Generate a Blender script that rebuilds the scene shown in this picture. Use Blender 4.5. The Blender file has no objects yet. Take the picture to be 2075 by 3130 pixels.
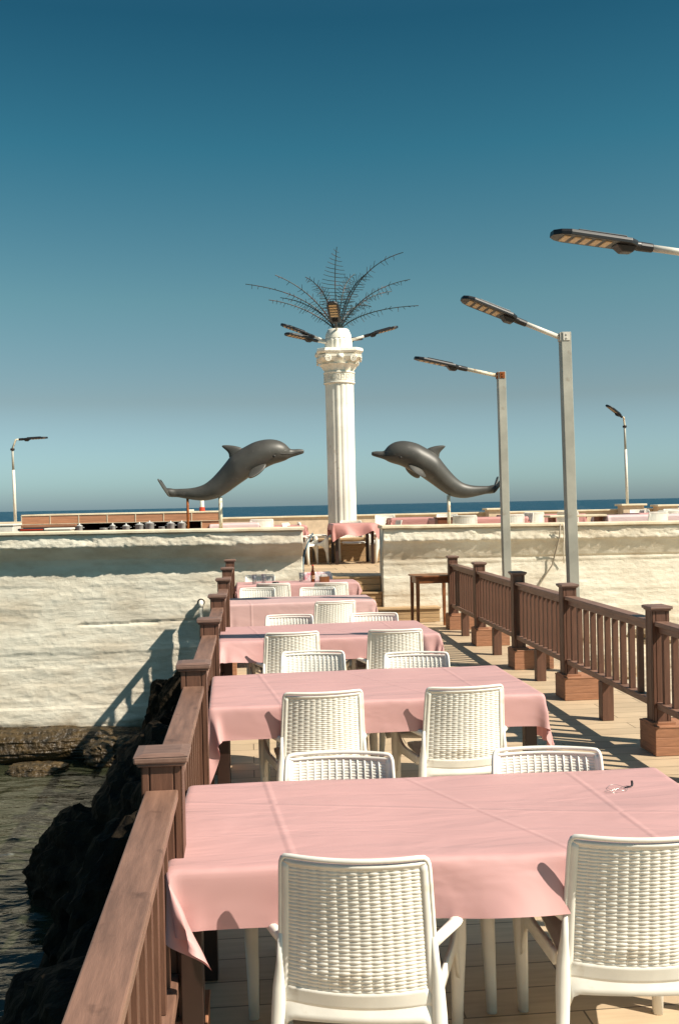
import bpy, bmesh, math, random
import numpy as np
from mathutils import Vector, Matrix, noise, Euler
R = math.radians
PI = math.pi
scene = bpy.context.scene
col = scene.collection
rnd = random.Random(7)

# ------------------------------------------------------------------ helpers
def tag(o, label=None, cat=None, group=None, kind=None):
    if label: o['label'] = label
    if cat: o['category'] = cat
    if group: o['group'] = group
    if kind: o['kind'] = kind
    return o

def empty(name, loc=(0, 0, 0), rz=0, lean=0, label=None, cat=None, group=None):
    o = bpy.data.objects.new(name, None)
    col.objects.link(o)
    o.empty_display_size = .1
    o.location = loc
    o.rotation_euler = (0, lean, rz)
    return tag(o, label, cat, group)

class MB:
    def __init__(s):
        s.v = []; s.f = []
    def add(s, vs, fs):
        n = len(s.v)
        s.v.extend([tuple(p) for p in vs]); s.f.extend([tuple(i + n for i in f) for f in fs])
        return s
    def box(s, c, d, rz=0, M=None):
        hx, hy, hz = d[0] / 2, d[1] / 2, d[2] / 2
        ca, sa = math.cos(rz), math.sin(rz)
        vs = []
        for z in (-hz, hz):
            for x, y in ((-hx, -hy), (hx, -hy), (hx, hy), (-hx, hy)):
                p = Vector((c[0] + x * ca - y * sa, c[1] + x * sa + y * ca, c[2] + z))
                vs.append(M @ p if M else p)
        return s.add(vs, [(0, 3, 2, 1), (4, 5, 6, 7), (0, 1, 5, 4), (1, 2, 6, 5), (2, 3, 7, 6), (3, 0, 4, 7)])
    def b2(s, x0, x1, y0, y1, z0, z1):
        return s.box(((x0 + x1) / 2, (y0 + y1) / 2, (z0 + z1) / 2), (x1 - x0, y1 - y0, z1 - z0))
    def sweep(s, pts, ws, hs=None, n=10, up=(0, 0, 1), cap=True, sq=2.0):
        pts = [Vector(p) for p in pts]
        m = len(pts)
        if not hasattr(ws, '__len__'): ws = [ws] * m
        if hs is None: hs = ws
        if not hasattr(hs, '__len__'): hs = [hs] * m
        up = Vector(up); vs = []; fs = []
        for i, p in enumerate(pts):
            t = (pts[min(i + 1, m - 1)] - pts[max(i - 1, 0)]).normalized()
            a = t.cross(up)
            if a.length < 1e-3: a = t.cross(Vector((1, 0, 0)))
            a.normalize(); b = a.cross(t).normalized()
            for k in range(n):
                th = 2 * PI * k / n
                c_, s_ = math.cos(th), math.sin(th)
                cx = math.copysign(abs(c_) ** (2 / sq), c_); sx = math.copysign(abs(s_) ** (2 / sq), s_)
                vs.append(p + a * (ws[i] * cx) + b * (hs[i] * sx))
        for i in range(m - 1):
            for k in range(n):
                k2 = (k + 1) % n
                fs.append((i * n + k, i * n + k2, (i + 1) * n + k2, (i + 1) * n + k))
        if cap:
            fs.append(tuple(range(n - 1, -1, -1))); fs.append(tuple((m - 1) * n + k for k in range(n)))
        return s.add(vs, fs)
    def lathe(s, prof, n=32, c=(0, 0, 0), rf=None, cap=True):
        vs = []; fs = []; m = len(prof)
        for i, (r, z) in enumerate(prof):
            for k in range(n):
                th = 2 * PI * k / n
                rr = r * (rf(th, i) if rf else 1)
                vs.append((c[0] + rr * math.cos(th), c[1] + rr * math.sin(th), c[2] + z))
        for i in range(m - 1):
            for k in range(n):
                k2 = (k + 1) % n
                fs.append((i * n + k, i * n + k2, (i + 1) * n + k2, (i + 1) * n + k))
        if cap:
            fs.append(tuple(range(n - 1, -1, -1))); fs.append(tuple((m - 1) * n + k for k in range(n)))
        return s.add(vs, fs)
    def grid(s, nu, nv, fn):
        vs = [fn(i / nu, j / nv) for j in range(nv + 1) for i in range(nu + 1)]
        fs = [(j * (nu + 1) + i, j * (nu + 1) + i + 1, (j + 1) * (nu + 1) + i + 1, (j + 1) * (nu + 1) + i)
              for j in range(nv) for i in range(nu)]
        return s.add(vs, fs)
    def mesh(s, name, mat, smooth=False, autos=None):
        me = bpy.data.meshes.new(name)
        me.from_pydata(s.v, [], s.f)
        me.materials.append(mat)
        if smooth: me.polygons.foreach_set('use_smooth', [True] * len(me.polygons))
        me.update()
        return me
    def build(s, name, mat, parent=None, smooth=False, bevel=0, solid=0, sub=0, loc=None, clean=True):
        me = s.mesh(name, mat, smooth)
        if clean:
            bm = bmesh.new(); bm.from_mesh(me)
            bmesh.ops.recalc_face_normals(bm, faces=bm.faces[:])
            bm.to_mesh(me); bm.free()
        o = bpy.data.objects.new(name, me)
        col.objects.link(o)
        if parent: o.parent = parent
        if loc: o.location = loc
        if solid:
            md = o.modifiers.new('s', 'SOLIDIFY'); md.thickness = solid; md.offset = 0
        if bevel:
            md = o.modifiers.new('b', 'BEVEL'); md.width = bevel; md.segments = 2; md.limit_method = 'ANGLE'
        if sub:
            md = o.modifiers.new('u', 'SUBSURF'); md.levels = sub; md.render_levels = sub; md.boundary_smooth = 'PRESERVE_CORNERS'
        return o

KIDS = {}
def kids(o):
    return [c for c in col.objects if c.parent == o]
def copy_tree(o, parent=None, loc=None, rz=None, label=None, group=None, lean=None):
    c = o.copy(); col.objects.link(c)
    if parent is not None: c.parent = parent
    if loc is not None: c.location = loc
    if rz is not None: c.rotation_euler = (0, lean or 0, rz)
    if label: c['label'] = label
    if group: c['group'] = group
    for ch in kids(o):
        copy_tree(ch, c)
    return c

# ------------------------------------------------------------------ materials
def mat(name, color, rough=.6, spec=.5, var=.0, vscale=3, stretch=(1, 1, 1), bump=0, bscale=40, bstretch=None,
        metal=0, col2=None, ramp=(.35, .65), dist=.01, detail=6, coords='Object', stain=None):
    m = bpy.data.materials.new(name); m.use_nodes = True
    nt = m.node_tree; N = nt.nodes; L = nt.links
    b = N['Principled BSDF']
    b.inputs['Base Color'].default_value = (*color, 1)
    b.inputs['Roughness'].default_value = rough
    b.inputs['Specular IOR Level'].default_value = spec
    b.inputs['Metallic'].default_value = metal
    tc = N.new('ShaderNodeTexCoord')
    m['bsdf'] = 1
    if var or col2:
        mp = N.new('ShaderNodeMapping'); mp.inputs['Scale'].default_value = stretch
        L.new(tc.outputs[coords], mp.inputs[0])
        ns = N.new('ShaderNodeTexNoise'); ns.inputs['Scale'].default_value = vscale
        ns.inputs['Detail'].default_value = detail; ns.inputs['Roughness'].default_value = .62
        L.new(mp.outputs[0], ns.inputs['Vector'])
        cr = N.new('ShaderNodeValToRGB')
        cr.color_ramp.elements[0].position = ramp[0]; cr.color_ramp.elements[1].position = ramp[1]
        c2 = col2 or tuple(min(1, c * (1 + var)) for c in color)
        c1 = color if col2 else tuple(c * (1 - var) for c in color)
        cr.color_ramp.elements[0].color = (*c1, 1); cr.color_ramp.elements[1].color = (*c2, 1)
        L.new(ns.outputs['Fac'], cr.inputs[0]); L.new(cr.outputs[0], b.inputs['Base Color'])
    if stain and (var or col2):
        n7 = N.new('ShaderNodeTexNoise'); n7.inputs['Scale'].default_value = 9; n7.inputs['Detail'].default_value = 5
        L.new(tc.outputs[coords], n7.inputs['Vector'])
        r7 = N.new('ShaderNodeMapRange'); r7.inputs['From Min'].default_value = .63; r7.inputs['From Max'].default_value = .70; r7.inputs['To Max'].default_value = .55; L.new(n7.outputs['Fac'], r7.inputs[0])
        n8 = N.new('ShaderNodeTexNoise'); n8.inputs['Scale'].default_value = 1.1; n8.inputs['Detail'].default_value = 4; L.new(tc.outputs[coords], n8.inputs['Vector'])
        r8 = N.new('ShaderNodeMapRange'); r8.inputs['From Min'].default_value = .3; r8.inputs['From Max'].default_value = .7; r8.inputs['To Min'].default_value = .82; r8.inputs['To Max'].default_value = 1.22; L.new(n8.outputs['Fac'], r8.inputs[0])
        x8 = N.new('ShaderNodeMix'); x8.data_type = 'RGBA'; x8.blend_type = 'MULTIPLY'; x8.inputs[0].default_value = 1; L.new(cr.outputs[0], x8.inputs[6]); L.new(r8.outputs[0], x8.inputs[7])
        x7 = N.new('ShaderNodeMix'); x7.data_type = 'RGBA'; L.new(r7.outputs[0], x7.inputs[0]); L.new(x8.outputs[2], x7.inputs[6]); x7.inputs[7].default_value = (*stain, 1)
        L.new(x7.outputs[2], b.inputs['Base Color'])
    if bump:
        mp = N.new('ShaderNodeMapping'); mp.inputs['Scale'].default_value = bstretch or stretch
        L.new(tc.outputs[coords], mp.inputs[0])
        ns = N.new('ShaderNodeTexNoise'); ns.inputs['Scale'].default_value = bscale; ns.inputs['Detail'].default_value = 5
        L.new(mp.outputs[0], ns.inputs['Vector'])
        bp = N.new('ShaderNodeBump'); bp.inputs['Strength'].default_value = bump; bp.inputs['Distance'].default_value = dist
        L.new(ns.outputs['Fac'], bp.inputs['Height']); L.new(bp.outputs[0], b.inputs['Normal'])
    return m

M = {}
M['plastic'] = mat('white_plastic', (.83, .80, .72), .38, .45, var=.04, vscale=9, stain=(.62, .55, .44), bump=.15, bscale=300, dist=.001)
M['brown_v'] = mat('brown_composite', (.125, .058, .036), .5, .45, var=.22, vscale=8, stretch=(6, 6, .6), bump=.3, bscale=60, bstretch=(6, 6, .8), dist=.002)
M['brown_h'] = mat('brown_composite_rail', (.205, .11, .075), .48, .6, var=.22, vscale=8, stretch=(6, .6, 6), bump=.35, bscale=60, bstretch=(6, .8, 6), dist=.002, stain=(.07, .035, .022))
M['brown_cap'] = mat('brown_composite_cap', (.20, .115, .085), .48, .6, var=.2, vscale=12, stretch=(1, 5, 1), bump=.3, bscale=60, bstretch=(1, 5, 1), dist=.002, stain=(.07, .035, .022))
M['orange_wood'] = mat('orange_wood', (.33, .155, .085), .6, .35, var=.2, vscale=8, stretch=(.8, .8, 7), bump=.3, bscale=50, bstretch=(.8, .8, 7), dist=.002)
M['pale_wood'] = mat('pale_wood', (.42, .28, .15), .6, .35, var=.18, vscale=8, stretch=(.6, 1, 7), bump=.3, bscale=50, bstretch=(.6, 1, 7), dist=.002)
M['varnished'] = mat('varnished_wood', (.20, .075, .028), .35, .5, var=.3, vscale=9, stretch=(1, 5, 1), bump=.1, bscale=50, dist=.001)
M['dark_leg'] = mat('dark_brown_paint', (.03, .014, .01), .4, .5, var=.15)
M['grey_pole'] = mat('grey_painted_steel', (.34, .33, .28), .5, .4, var=.10, vscale=5, stain=(.26, .22, .17), bump=.15, bscale=80, dist=.001)
M['white_paint'] = mat('white_painted_steel', (.66, .62, .54), .45, .5, var=.12, vscale=9)
M['rust'] = mat('rusty_steel', (.25, .075, .02), .8, .2, var=.4, vscale=25, bump=.3, bscale=90, dist=.002)
M['rust_white'] = mat('rust_stained_white_paint', (.68, .62, .48), .6, .4, col2=(.38, .17, .05), vscale=16, ramp=(.52, .68))
M['black'] = mat('black_plastic', (.012, .011, .012), .42, .5, var=.2, vscale=20)
M['led'] = mat('yellowed_lens', (.55, .37, .18), .35, .5, var=.2, vscale=40)
M['dolphin'] = mat('grey_gel_coat', (.062, .058, .050), .46, .45, var=.2, vscale=3, stain=(.11, .10, .09), bump=.12, bscale=150, dist=.001)
M['dolphin_pale'] = mat('pale_grey_gel_coat', (.20, .18, .17), .4, .5, var=.1, vscale=5)
M['dolphin_line'] = mat('dark_grey_line', (.035, .032, .030), .5, .3, var=.1)  # darker grey tone of the mouth seam and eye
M['stone_white'] = mat('white_cast_stone', (.82, .77, .66), .65, .3, var=.05, vscale=4, stain=(.62, .53, .40), bump=.2, bscale=60, dist=.004)
M['frond'] = mat('dark_green_steel', (.02, .035, .035), .5, .4, col2=(.13, .045, .02), vscale=3, ramp=(.5, .7))
M['steel'] = mat('brushed_steel', (.6, .57, .52), .3, .5, metal=1, var=.1)
M['pot'] = mat('scratched_aluminium', (.66, .64, .60), .35, .6, metal=.35, var=.1)
M['coping'] = mat('coping_concrete', (.62, .50, .34), .75, .3, var=.14, vscale=3, bump=.4, bscale=40, dist=.008, col2=(.74, .66, .5))
M['tile_red'] = mat('terracotta_block', (.55, .36, .24), .8, .2, var=.1)
M['plinth'] = mat('sandstone_block', (.60, .47, .34), .8, .2, var=.12, vscale=6, bump=.3, bscale=30, dist=.01)
M['panel_wood'] = mat('bar_panel_wood', (.46, .22, .12), .5, .4, var=.2, vscale=6, stretch=(.6, 1, 10))
M['dark'] = mat('dark_interior', (.06, .018, .010), .8, .2, var=.2)
M['brown_box'] = mat('brown_timber_box', (.16, .05, .02), .6, .3, var=.2)
M['cordm'] = mat('white_cord', (.75, .7, .6), .6, .3, var=.05)
M['cordd'] = mat('dirty_cord', (.42, .36, .28), .7, .2, var=.2)
M['hose'] = mat('blue_grey_hose', (.07, .12, .15), .45, .5, var=.2, vscale=10)
M['redp'] = mat('red_painted_metal', (.5, .05, .02), .5, .4, var=.1)
M['cloth_white'] = mat('white_cotton', (.78, .72, .68), .9, .1, var=.04, bump=.3, bscale=30, dist=.01)

def mat_cloth(name, base, crease=True):
    m = bpy.data.materials.new(name); m.use_nodes = True
    nt = m.node_tree; N = nt.nodes; L = nt.links
    b = N['Principled BSDF']; out = N['Material Output']
    b.inputs['Roughness'].default_value = .6; b.inputs['Specular IOR Level'].default_value = .55
    b.inputs['Sheen Weight'].default_value = .12; b.inputs['Sheen Roughness'].default_value = .35
    tc = N.new('ShaderNodeTexCoord')
    ns = N.new('ShaderNodeTexNoise'); ns.inputs['Scale'].default_value = 2.2; ns.inputs['Detail'].default_value = 5
    L.new(tc.outputs['Object'], ns.inputs['Vector'])
    cr = N.new('ShaderNodeValToRGB')
    cr.color_ramp.elements[0].position = .3; cr.color_ramp.elements[1].position = .7
    cr.color_ramp.elements[0].color = (*[c * .93 for c in base], 1); cr.color_ramp.elements[1].color = (*[min(1, c * 1.05) for c in base], 1)
    L.new(ns.outputs['Fac'], cr.inputs[0]); L.new(cr.outputs[0], b.inputs['Base Color'])
    tr = N.new('ShaderNodeBsdfTranslucent'); tr.inputs[0].default_value = (base[0] * 1.0, base[1] * .55, base[2] * .5, 1)
    mx = N.new('ShaderNodeMixShader'); mx.inputs[0].default_value = .16
    L.new(b.outputs[0], mx.inputs[1]); L.new(tr.outputs[0], mx.inputs[2]); L.new(mx.outputs[0], out.inputs[0])
    # soft rumple + fine weave + ironing creases
    n1 = N.new('ShaderNodeTexNoise'); n1.inputs['Scale'].default_value = 3.5; n1.inputs['Detail'].default_value = 3; n1.inputs['Distortion'].default_value = .6
    mp = N.new('ShaderNodeMapping'); mp.inputs['Scale'].default_value = (.5, 1.6, 1); mp.inputs['Rotation'].default_value = (0, 0, R(14))
    L.new(tc.outputs['Object'], mp.inputs[0]); L.new(mp.outputs[0], n1.inputs['Vector'])
    n2 = N.new('ShaderNodeTexNoise'); n2.inputs['Scale'].default_value = 420; L.new(tc.outputs['Object'], n2.inputs['Vector'])
    b1 = N.new('ShaderNodeBump'); b1.inputs['Strength'].default_value = .7; b1.inputs['Distance'].default_value = .03
    b2 = N.new('ShaderNodeBump'); b2.inputs['Strength'].default_value = .25; b2.inputs['Distance'].default_value = .001
    L.new(n1.outputs['Fac'], b1.inputs['Height']); L.new(n2.outputs['Fac'], b2.inputs['Height'])
    L.new(b1.outputs[0], b2.inputs['Normal'])
    last = b2
    if crease:
        sp = N.new('ShaderNodeSeparateXYZ'); L.new(tc.outputs['Object'], sp.inputs[0])
        acc = None
        for (a, bb, c) in ((1, .05, .62), (1, .10, -.62), (1, .45, .12), (.20, 1, .03)):
            # distance to line a*x+b*y=c
            m1 = N.new('ShaderNodeMath'); m1.operation = 'MULTIPLY'; m1.inputs[1].default_value = a; L.new(sp.outputs[0], m1.inputs[0])
            m2 = N.new('ShaderNodeMath'); m2.operation = 'MULTIPLY_ADD'; m2.inputs[1].default_value = bb; L.new(sp.outputs[1], m2.inputs[0]); L.new(m1.outputs[0], m2.inputs[2])
            m3 = N.new('ShaderNodeMath'); m3.operation = 'SUBTRACT'; m3.inputs[1].default_value = c; L.new(m2.outputs[0], m3.inputs[0])
            m4 = N.new('ShaderNodeMath'); m4.operation = 'ABSOLUTE'; L.new(m3.outputs[0], m4.inputs[0])
            mr = N.new('ShaderNodeMapRange'); mr.inputs['From Max'].default_value = .020; mr.inputs['To Min'].default_value = 1; mr.inputs['To Max'].default_value = 0
            mr.interpolation_type = 'SMOOTHSTEP'
            L.new(m4.outputs[0], mr.inputs[0])
            if acc is None: acc = mr
            else:
                ad = N.new('ShaderNodeMath'); ad.operation = 'MAXIMUM'; L.new(acc.outputs[0], ad.inputs[0]); L.new(mr.outputs[0], ad.inputs[1]); acc = ad
        b3 = N.new('ShaderNodeBump'); b3.inputs['Strength'].default_value = .8; b3.inputs['Distance'].default_value = .0035
        L.new(acc.outputs[0], b3.inputs['Height']); L.new(b2.outputs[0], b3.inputs['Normal']); last = b3
    L.new(last.outputs[0], b.inputs['Normal'])
    return m
M['cloth'] = mat_cloth('pink_tablecloth', (.635, .36, .345))
M['cloth_pale'] = mat_cloth('pale_pink_tablecloth', (.65, .42, .40))
M['cloth_far'] = mat_cloth('pink_tablecloth_plain', (.60, .28, .25), crease=False)
M['cloth_blush'] = mat_cloth('blush_tablecloth', (.74, .56, .55), crease=False)
M['cloth_print'] = mat('pink_and_white_printed_cotton', (.80, .72, .72), .9, .1, col2=(.75, .30, .34), vscale=14, ramp=(.48, .6))

def mat_tiles(name, base, sx, sy, mortar, var=.12, mcol=None, msize=.006):
    m = bpy.data.materials.new(name); m.use_nodes = True
    nt = m.node_tree; N = nt.nodes; L = nt.links; b = N['Principled BSDF']
    b.inputs['Roughness'].default_value = .55; b.inputs['Specular IOR Level'].default_value = .35
    tc = N.new('ShaderNodeTexCoord')
    br = N.new('ShaderNodeTexBrick'); br.inputs['Scale'].default_value = 1
    br.inputs['Brick Width'].default_value = sx; br.inputs['Row Height'].default_value = sy; br.inputs['Mortar Size'].default_value = msize
    br.inputs['Mortar Smooth'].default_value = .1; br.offset = .37
    br.inputs['Color1'].default_value = (*[c * (1 - var) for c in base], 1); br.inputs['Color2'].default_value = (*[c * (1 + var * .6) for c in base], 1)
    br.inputs['Mortar'].default_value = (*(mcol or [c * .3 for c in base]), 1)
    L.new(tc.outputs['Object'], br.inputs['Vector'])
    mp = N.new('ShaderNodeMapping'); mp.inputs['Scale'].default_value = (1, 9, 1); L.new(tc.outputs['Object'], mp.inputs[0])
    ns = N.new('ShaderNodeTexNoise'); ns.inputs['Scale'].default_value = 4; ns.inputs['Detail'].default_value = 8; L.new(mp.outputs[0], ns.inputs['Vector'])
    n3 = N.new('ShaderNodeTexNoise'); n3.inputs['Scale'].default_value = 1.3; n3.inputs['Detail'].default_value = 6; L.new(tc.outputs['Object'], n3.inputs['Vector'])
    ad = N.new('ShaderNodeMath'); ad.operation = 'ADD'; L.new(ns.outputs['Fac'], ad.inputs[0]); L.new(n3.outputs['Fac'], ad.inputs[1])
    mr = N.new('ShaderNodeMapRange'); mr.inputs['From Min'].default_value = .6; mr.inputs['From Max'].default_value = 1.4
    mr.inputs['To Min'].default_value = .78; mr.inputs['To Max'].default_value = 1.15; L.new(ad.outputs[0], mr.inputs[0])
    mx = N.new('ShaderNodeMix'); mx.data_type = 'RGBA'; mx.blend_type = 'MULTIPLY'; mx.inputs[0].default_value = 1
    L.new(br.outputs['Color'], mx.inputs[6]); L.new(mr.outputs[0], mx.inputs[7]); L.new(mx.outputs[2], b.inputs['Base Color'])
    bp = N.new('ShaderNodeBump'); bp.inputs['Strength'].default_value = .4; bp.inputs['Distance'].default_value = .003
    iv = N.new('ShaderNodeMath'); iv.operation = 'SUBTRACT'; iv.inputs[0].default_value = 1; L.new(br.outputs['Fac'], iv.inputs[1])
    L.new(iv.outputs[0], bp.inputs['Height']); L.new(bp.outputs[0], b.inputs['Normal'])
    return m
M['deck'] = mat_tiles('wood_look_deck_tiles', (.53, .40, .265), 1.2, .2, .006, msize=.004)
M['terrace'] = mat_tiles('terrace_tiles', (.55, .40, .25), .6, .6, .006)

def mat_plaster():
    m = bpy.data.materials.new('rough_white_plaster'); m.use_nodes = True
    nt = m.node_tree; N = nt.nodes; L = nt.links; b = N['Principled BSDF']
    b.inputs['Roughness'].default_value = .9; b.inputs['Specular IOR Level'].default_value = .15
    tc = N.new('ShaderNodeTexCoord')
    mp = N.new('ShaderNodeMapping'); mp.inputs['Scale'].default_value = (.6, .6, 1.6); L.new(tc.outputs['Object'], mp.inputs[0])
    ns = N.new('ShaderNodeTexNoise'); ns.inputs['Scale'].default_value = 1.6; ns.inputs['Detail'].default_value = 9; ns.inputs['Roughness'].default_value = .65
    L.new(mp.outputs[0], ns.inputs['Vector'])
    cr = N.new('ShaderNodeValToRGB'); e = cr.color_ramp.elements
    e[0].position = .3; e[0].color = (.58, .49, .37, 1); e[1].position = .60; e[1].color = (.80, .745, .62, 1)
    L.new(ns.outputs['Fac'], cr.inputs[0])
    # damp algae stain low down where the sea reaches (a stain of the wall itself)
    sp = N.new('ShaderNodeSeparateXYZ'); L.new(tc.outputs['Object'], sp.inputs[0])
    n2 = N.new('ShaderNodeTexNoise'); n2.inputs['Scale'].default_value = 2.5; n2.inputs['Detail'].default_value = 6; L.new(tc.outputs['Object'], n2.inputs['Vector'])
    ma = N.new('ShaderNodeMath'); ma.operation = 'MULTIPLY_ADD'; ma.inputs[1].default_value = .5; L.new(n2.outputs['Fac'], ma.inputs[0]); L.new(sp.outputs[2], ma.inputs[2])
    mr = N.new('ShaderNodeMapRange'); mr.inputs['From Min'].default_value = -1.38; mr.inputs['From Max'].default_value = -1.18
    mr.inputs['To Min'].default_value = 1; mr.inputs['To Max'].default_value = 0; L.new(ma.outputs[0], mr.inputs[0])
    mx = N.new('ShaderNodeMix'); mx.data_type = 'RGBA'; L.new(mr.outputs[0], mx.inputs[0]); L.new(cr.outputs[0], mx.inputs[6]); mx.inputs[7].default_value = (.10, .062, .02, 1)
    L.new(mx.outputs[2], b.inputs['Base Color'])
    m3 = N.new('ShaderNodeMapping'); m3.inputs['Scale'].default_value = (.4, 1, 1.5); L.new(tc.outputs['Object'], m3.inputs[0])
    n3 = N.new('ShaderNodeTexNoise'); n3.inputs['Scale'].default_value = 12; n3.inputs['Detail'].default_value = 8; n3.inputs['Roughness'].default_value = .6; L.new(m3.outputs[0], n3.inputs['Vector'])
    bp = N.new('ShaderNodeBump'); bp.inputs['Strength'].default_value = .45; bp.inputs['Distance'].default_value = .022
    L.new(n3.outputs['Fac'], bp.inputs['Height'])
    n4 = N.new('ShaderNodeTexVoronoi'); n4.feature = 'DISTANCE_TO_EDGE'; n4.inputs['Scale'].default_value = 3.2
    m4 = N.new('ShaderNodeMapping'); m4.inputs['Scale'].default_value = (.45, 1, 1.9); nw = N.new('ShaderNodeVectorMath'); nw.operation = 'ADD'
    L.new(tc.outputs['Object'], nw.inputs[0]); L.new(n3.outputs['Color'], nw.inputs[1]); L.new(nw.outputs[0], m4.inputs[0]); L.new(m4.outputs[0], n4.inputs['Vector'])
    r4 = N.new('ShaderNodeMapRange'); r4.inputs['From Max'].default_value = .03; L.new(n4.outputs['Distance'], r4.inputs[0])
    n5 = N.new('ShaderNodeTexNoise'); n5.inputs['Scale'].default_value = 55; n5.inputs['Detail'].default_value = 4; L.new(tc.outputs['Object'], n5.inputs['Vector'])
    a5 = N.new('ShaderNodeMath'); a5.operation = 'MULTIPLY_ADD'; a5.inputs[1].default_value = .5; L.new(r4.outputs[0], a5.inputs[0]); L.new(n5.outputs['Fac'], a5.inputs[2])
    b5 = N.new('ShaderNodeBump'); b5.inputs['Strength'].default_value = .45; b5.inputs['Distance'].default_value = .012
    L.new(a5.outputs[0], b5.inputs['Height']); L.new(bp.outputs[0], b5.inputs['Normal']); L.new(b5.outputs[0], b.inputs['Normal'])
    return m
M['plaster'] = mat_plaster()

def mat_water(name, base, rough, scales, dist, spec=.5, foam=None):
    m = bpy.data.materials.new(name); m.use_nodes = True
    nt = m.node_tree; N = nt.nodes; L = nt.links; b = N['Principled BSDF']
    b.inputs['Base Color'].default_value = (*base, 1); b.inputs['Roughness'].default_value = rough
    b.inputs['IOR'].default_value = 1.33; b.inputs['Specular IOR Level'].default_value = spec
    tc = N.new('ShaderNodeTexCoord'); prev = None
    for sc, st, di, stretch in scales:
        mp = N.new('ShaderNodeMapping'); mp.inputs['Scale'].default_value = stretch; mp.inputs['Rotation'].default_value = (0, 0, R(12))
        L.new(tc.outputs['Object'], mp.inputs[0])
        ns = N.new('ShaderNodeTexNoise'); ns.inputs['Scale'].default_value = sc; ns.inputs['Detail'].default_value = 4; ns.inputs['Distortion'].default_value = .4
        L.new(mp.outputs[0], ns.inputs['Vector'])
        bp = N.new('ShaderNodeBump'); bp.inputs['Strength'].default_value = st; bp.inputs['Distance'].default_value = di
        L.new(ns.outputs['Fac'], bp.inputs['Height'])
        if prev: L.new(prev.outputs[0], bp.inputs['Normal'])
        prev = bp
    L.new(prev.outputs[0], b.inputs['Normal'])
    if foam:
        sc, lo, hi, stretch = foam
        mp = N.new('ShaderNodeMapping'); mp.inputs['Scale'].default_value = stretch; L.new(tc.outputs['Object'], mp.inputs[0])
        ns = N.new('ShaderNodeTexNoise'); ns.inputs['Scale'].default_value = sc; ns.inputs['Detail'].default_value = 8; L.new(mp.outputs[0], ns.inputs['Vector'])
        mr = N.new('ShaderNodeMapRange'); mr.inputs['From Min'].default_value = lo; mr.inputs['From Max'].default_value = hi; L.new(ns.outputs['Fac'], mr.inputs[0])
        mx = N.new('ShaderNodeMix'); mx.data_type = 'RGBA'; L.new(mr.outputs[0], mx.inputs[0]); mx.inputs[6].default_value = (*base, 1); mx.inputs[7].default_value = (.6, .65, .65, 1)
        L.new(mx.outputs[2], b.inputs['Base Color'])
        mq = N.new('ShaderNodeMapRange'); mq.inputs['To Min'].default_value = rough; mq.inputs['To Max'].default_value = .8; L.new(mr.outputs[0], mq.inputs[0]); L.new(mq.outputs[0], b.inputs['Roughness'])
    return m
M['sea'] = mat_water('open_sea', (.005, .042, .075), .35, [(.25, 1, .8, (.5, 1.6, 1)), (1.2, 1, .25, (.6, 1.4, 1))], 1, spec=.22, foam=(.35, .665, .70, (.3, 1.0, 1)))
M['water'] = mat_water('shallow_water', (.028, .031, .017), .05, [(1.5, .8, .10, (.7, 1.8, 1)), (5, .6, .022, (.6, 1.8, 1))], 1, spec=.6, foam=(1.6, .69, .80, (1, 1, 1)))

def mat_glass(name, color=(1, 1, 1), rough=.02):
    m = bpy.data.materials.new(name); m.use_nodes = True
    b = m.node_tree.nodes['Principled BSDF']
    b.inputs['Base Color'].default_value = (*color, 1); b.inputs['Roughness'].default_value = rough
    b.inputs['Transmission Weight'].default_value = 1; b.inputs['IOR'].default_value = 1.45
    return m
def mat_thin():
    m = bpy.data.materials.new('thin_clear_glass'); m.use_nodes = True
    nt = m.node_tree; N = nt.nodes; L = nt.links; N.remove(N['Principled BSDF'])
    t_ = N.new('ShaderNodeBsdfTransparent'); t_.inputs[0].default_value = (.93, .95, .94, 1)
    g_ = N.new('ShaderNodeBsdfGlossy'); g_.inputs['Roughness'].default_value = .05
    lw = N.new('ShaderNodeLayerWeight'); lw.inputs[0].default_value = .35
    mr = N.new('ShaderNodeMapRange'); mr.inputs['To Min'].default_value = .10; mr.inputs['To Max'].default_value = .9; L.new(lw.outputs['Facing'], mr.inputs[0])
    mx = N.new('ShaderNodeMixShader'); L.new(mr.outputs[0], mx.inputs[0]); L.new(t_.outputs[0], mx.inputs[1]); L.new(g_.outputs[0], mx.inputs[2]); L.new(mx.outputs[0], N['Material Output'].inputs[0])
    return m
M['glass'] = mat_thin(); M['amber'] = mat_glass('amber_glass', (.22, .06, .015), .05)
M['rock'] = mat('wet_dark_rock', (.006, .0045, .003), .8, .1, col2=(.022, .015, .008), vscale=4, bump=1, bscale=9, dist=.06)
M['rock_moss'] = mat('algae_covered_rock', (.012, .008, .003), .45, .5, col2=(.075, .045, .014), vscale=7, bump=1, bscale=14, dist=.05)
M['rock_pale'] = mat('pale_rock', (.45, .36, .25), .85, .2, col2=(.24, .16, .09), vscale=3, bump=.8, bscale=10, dist=.05)
M['sand'] = mat('pale_rubble_ground', (.60, .52, .40), .95, .1, col2=(.42, .33, .23), vscale=3, bump=.8, bscale=12, dist=.05)

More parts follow.
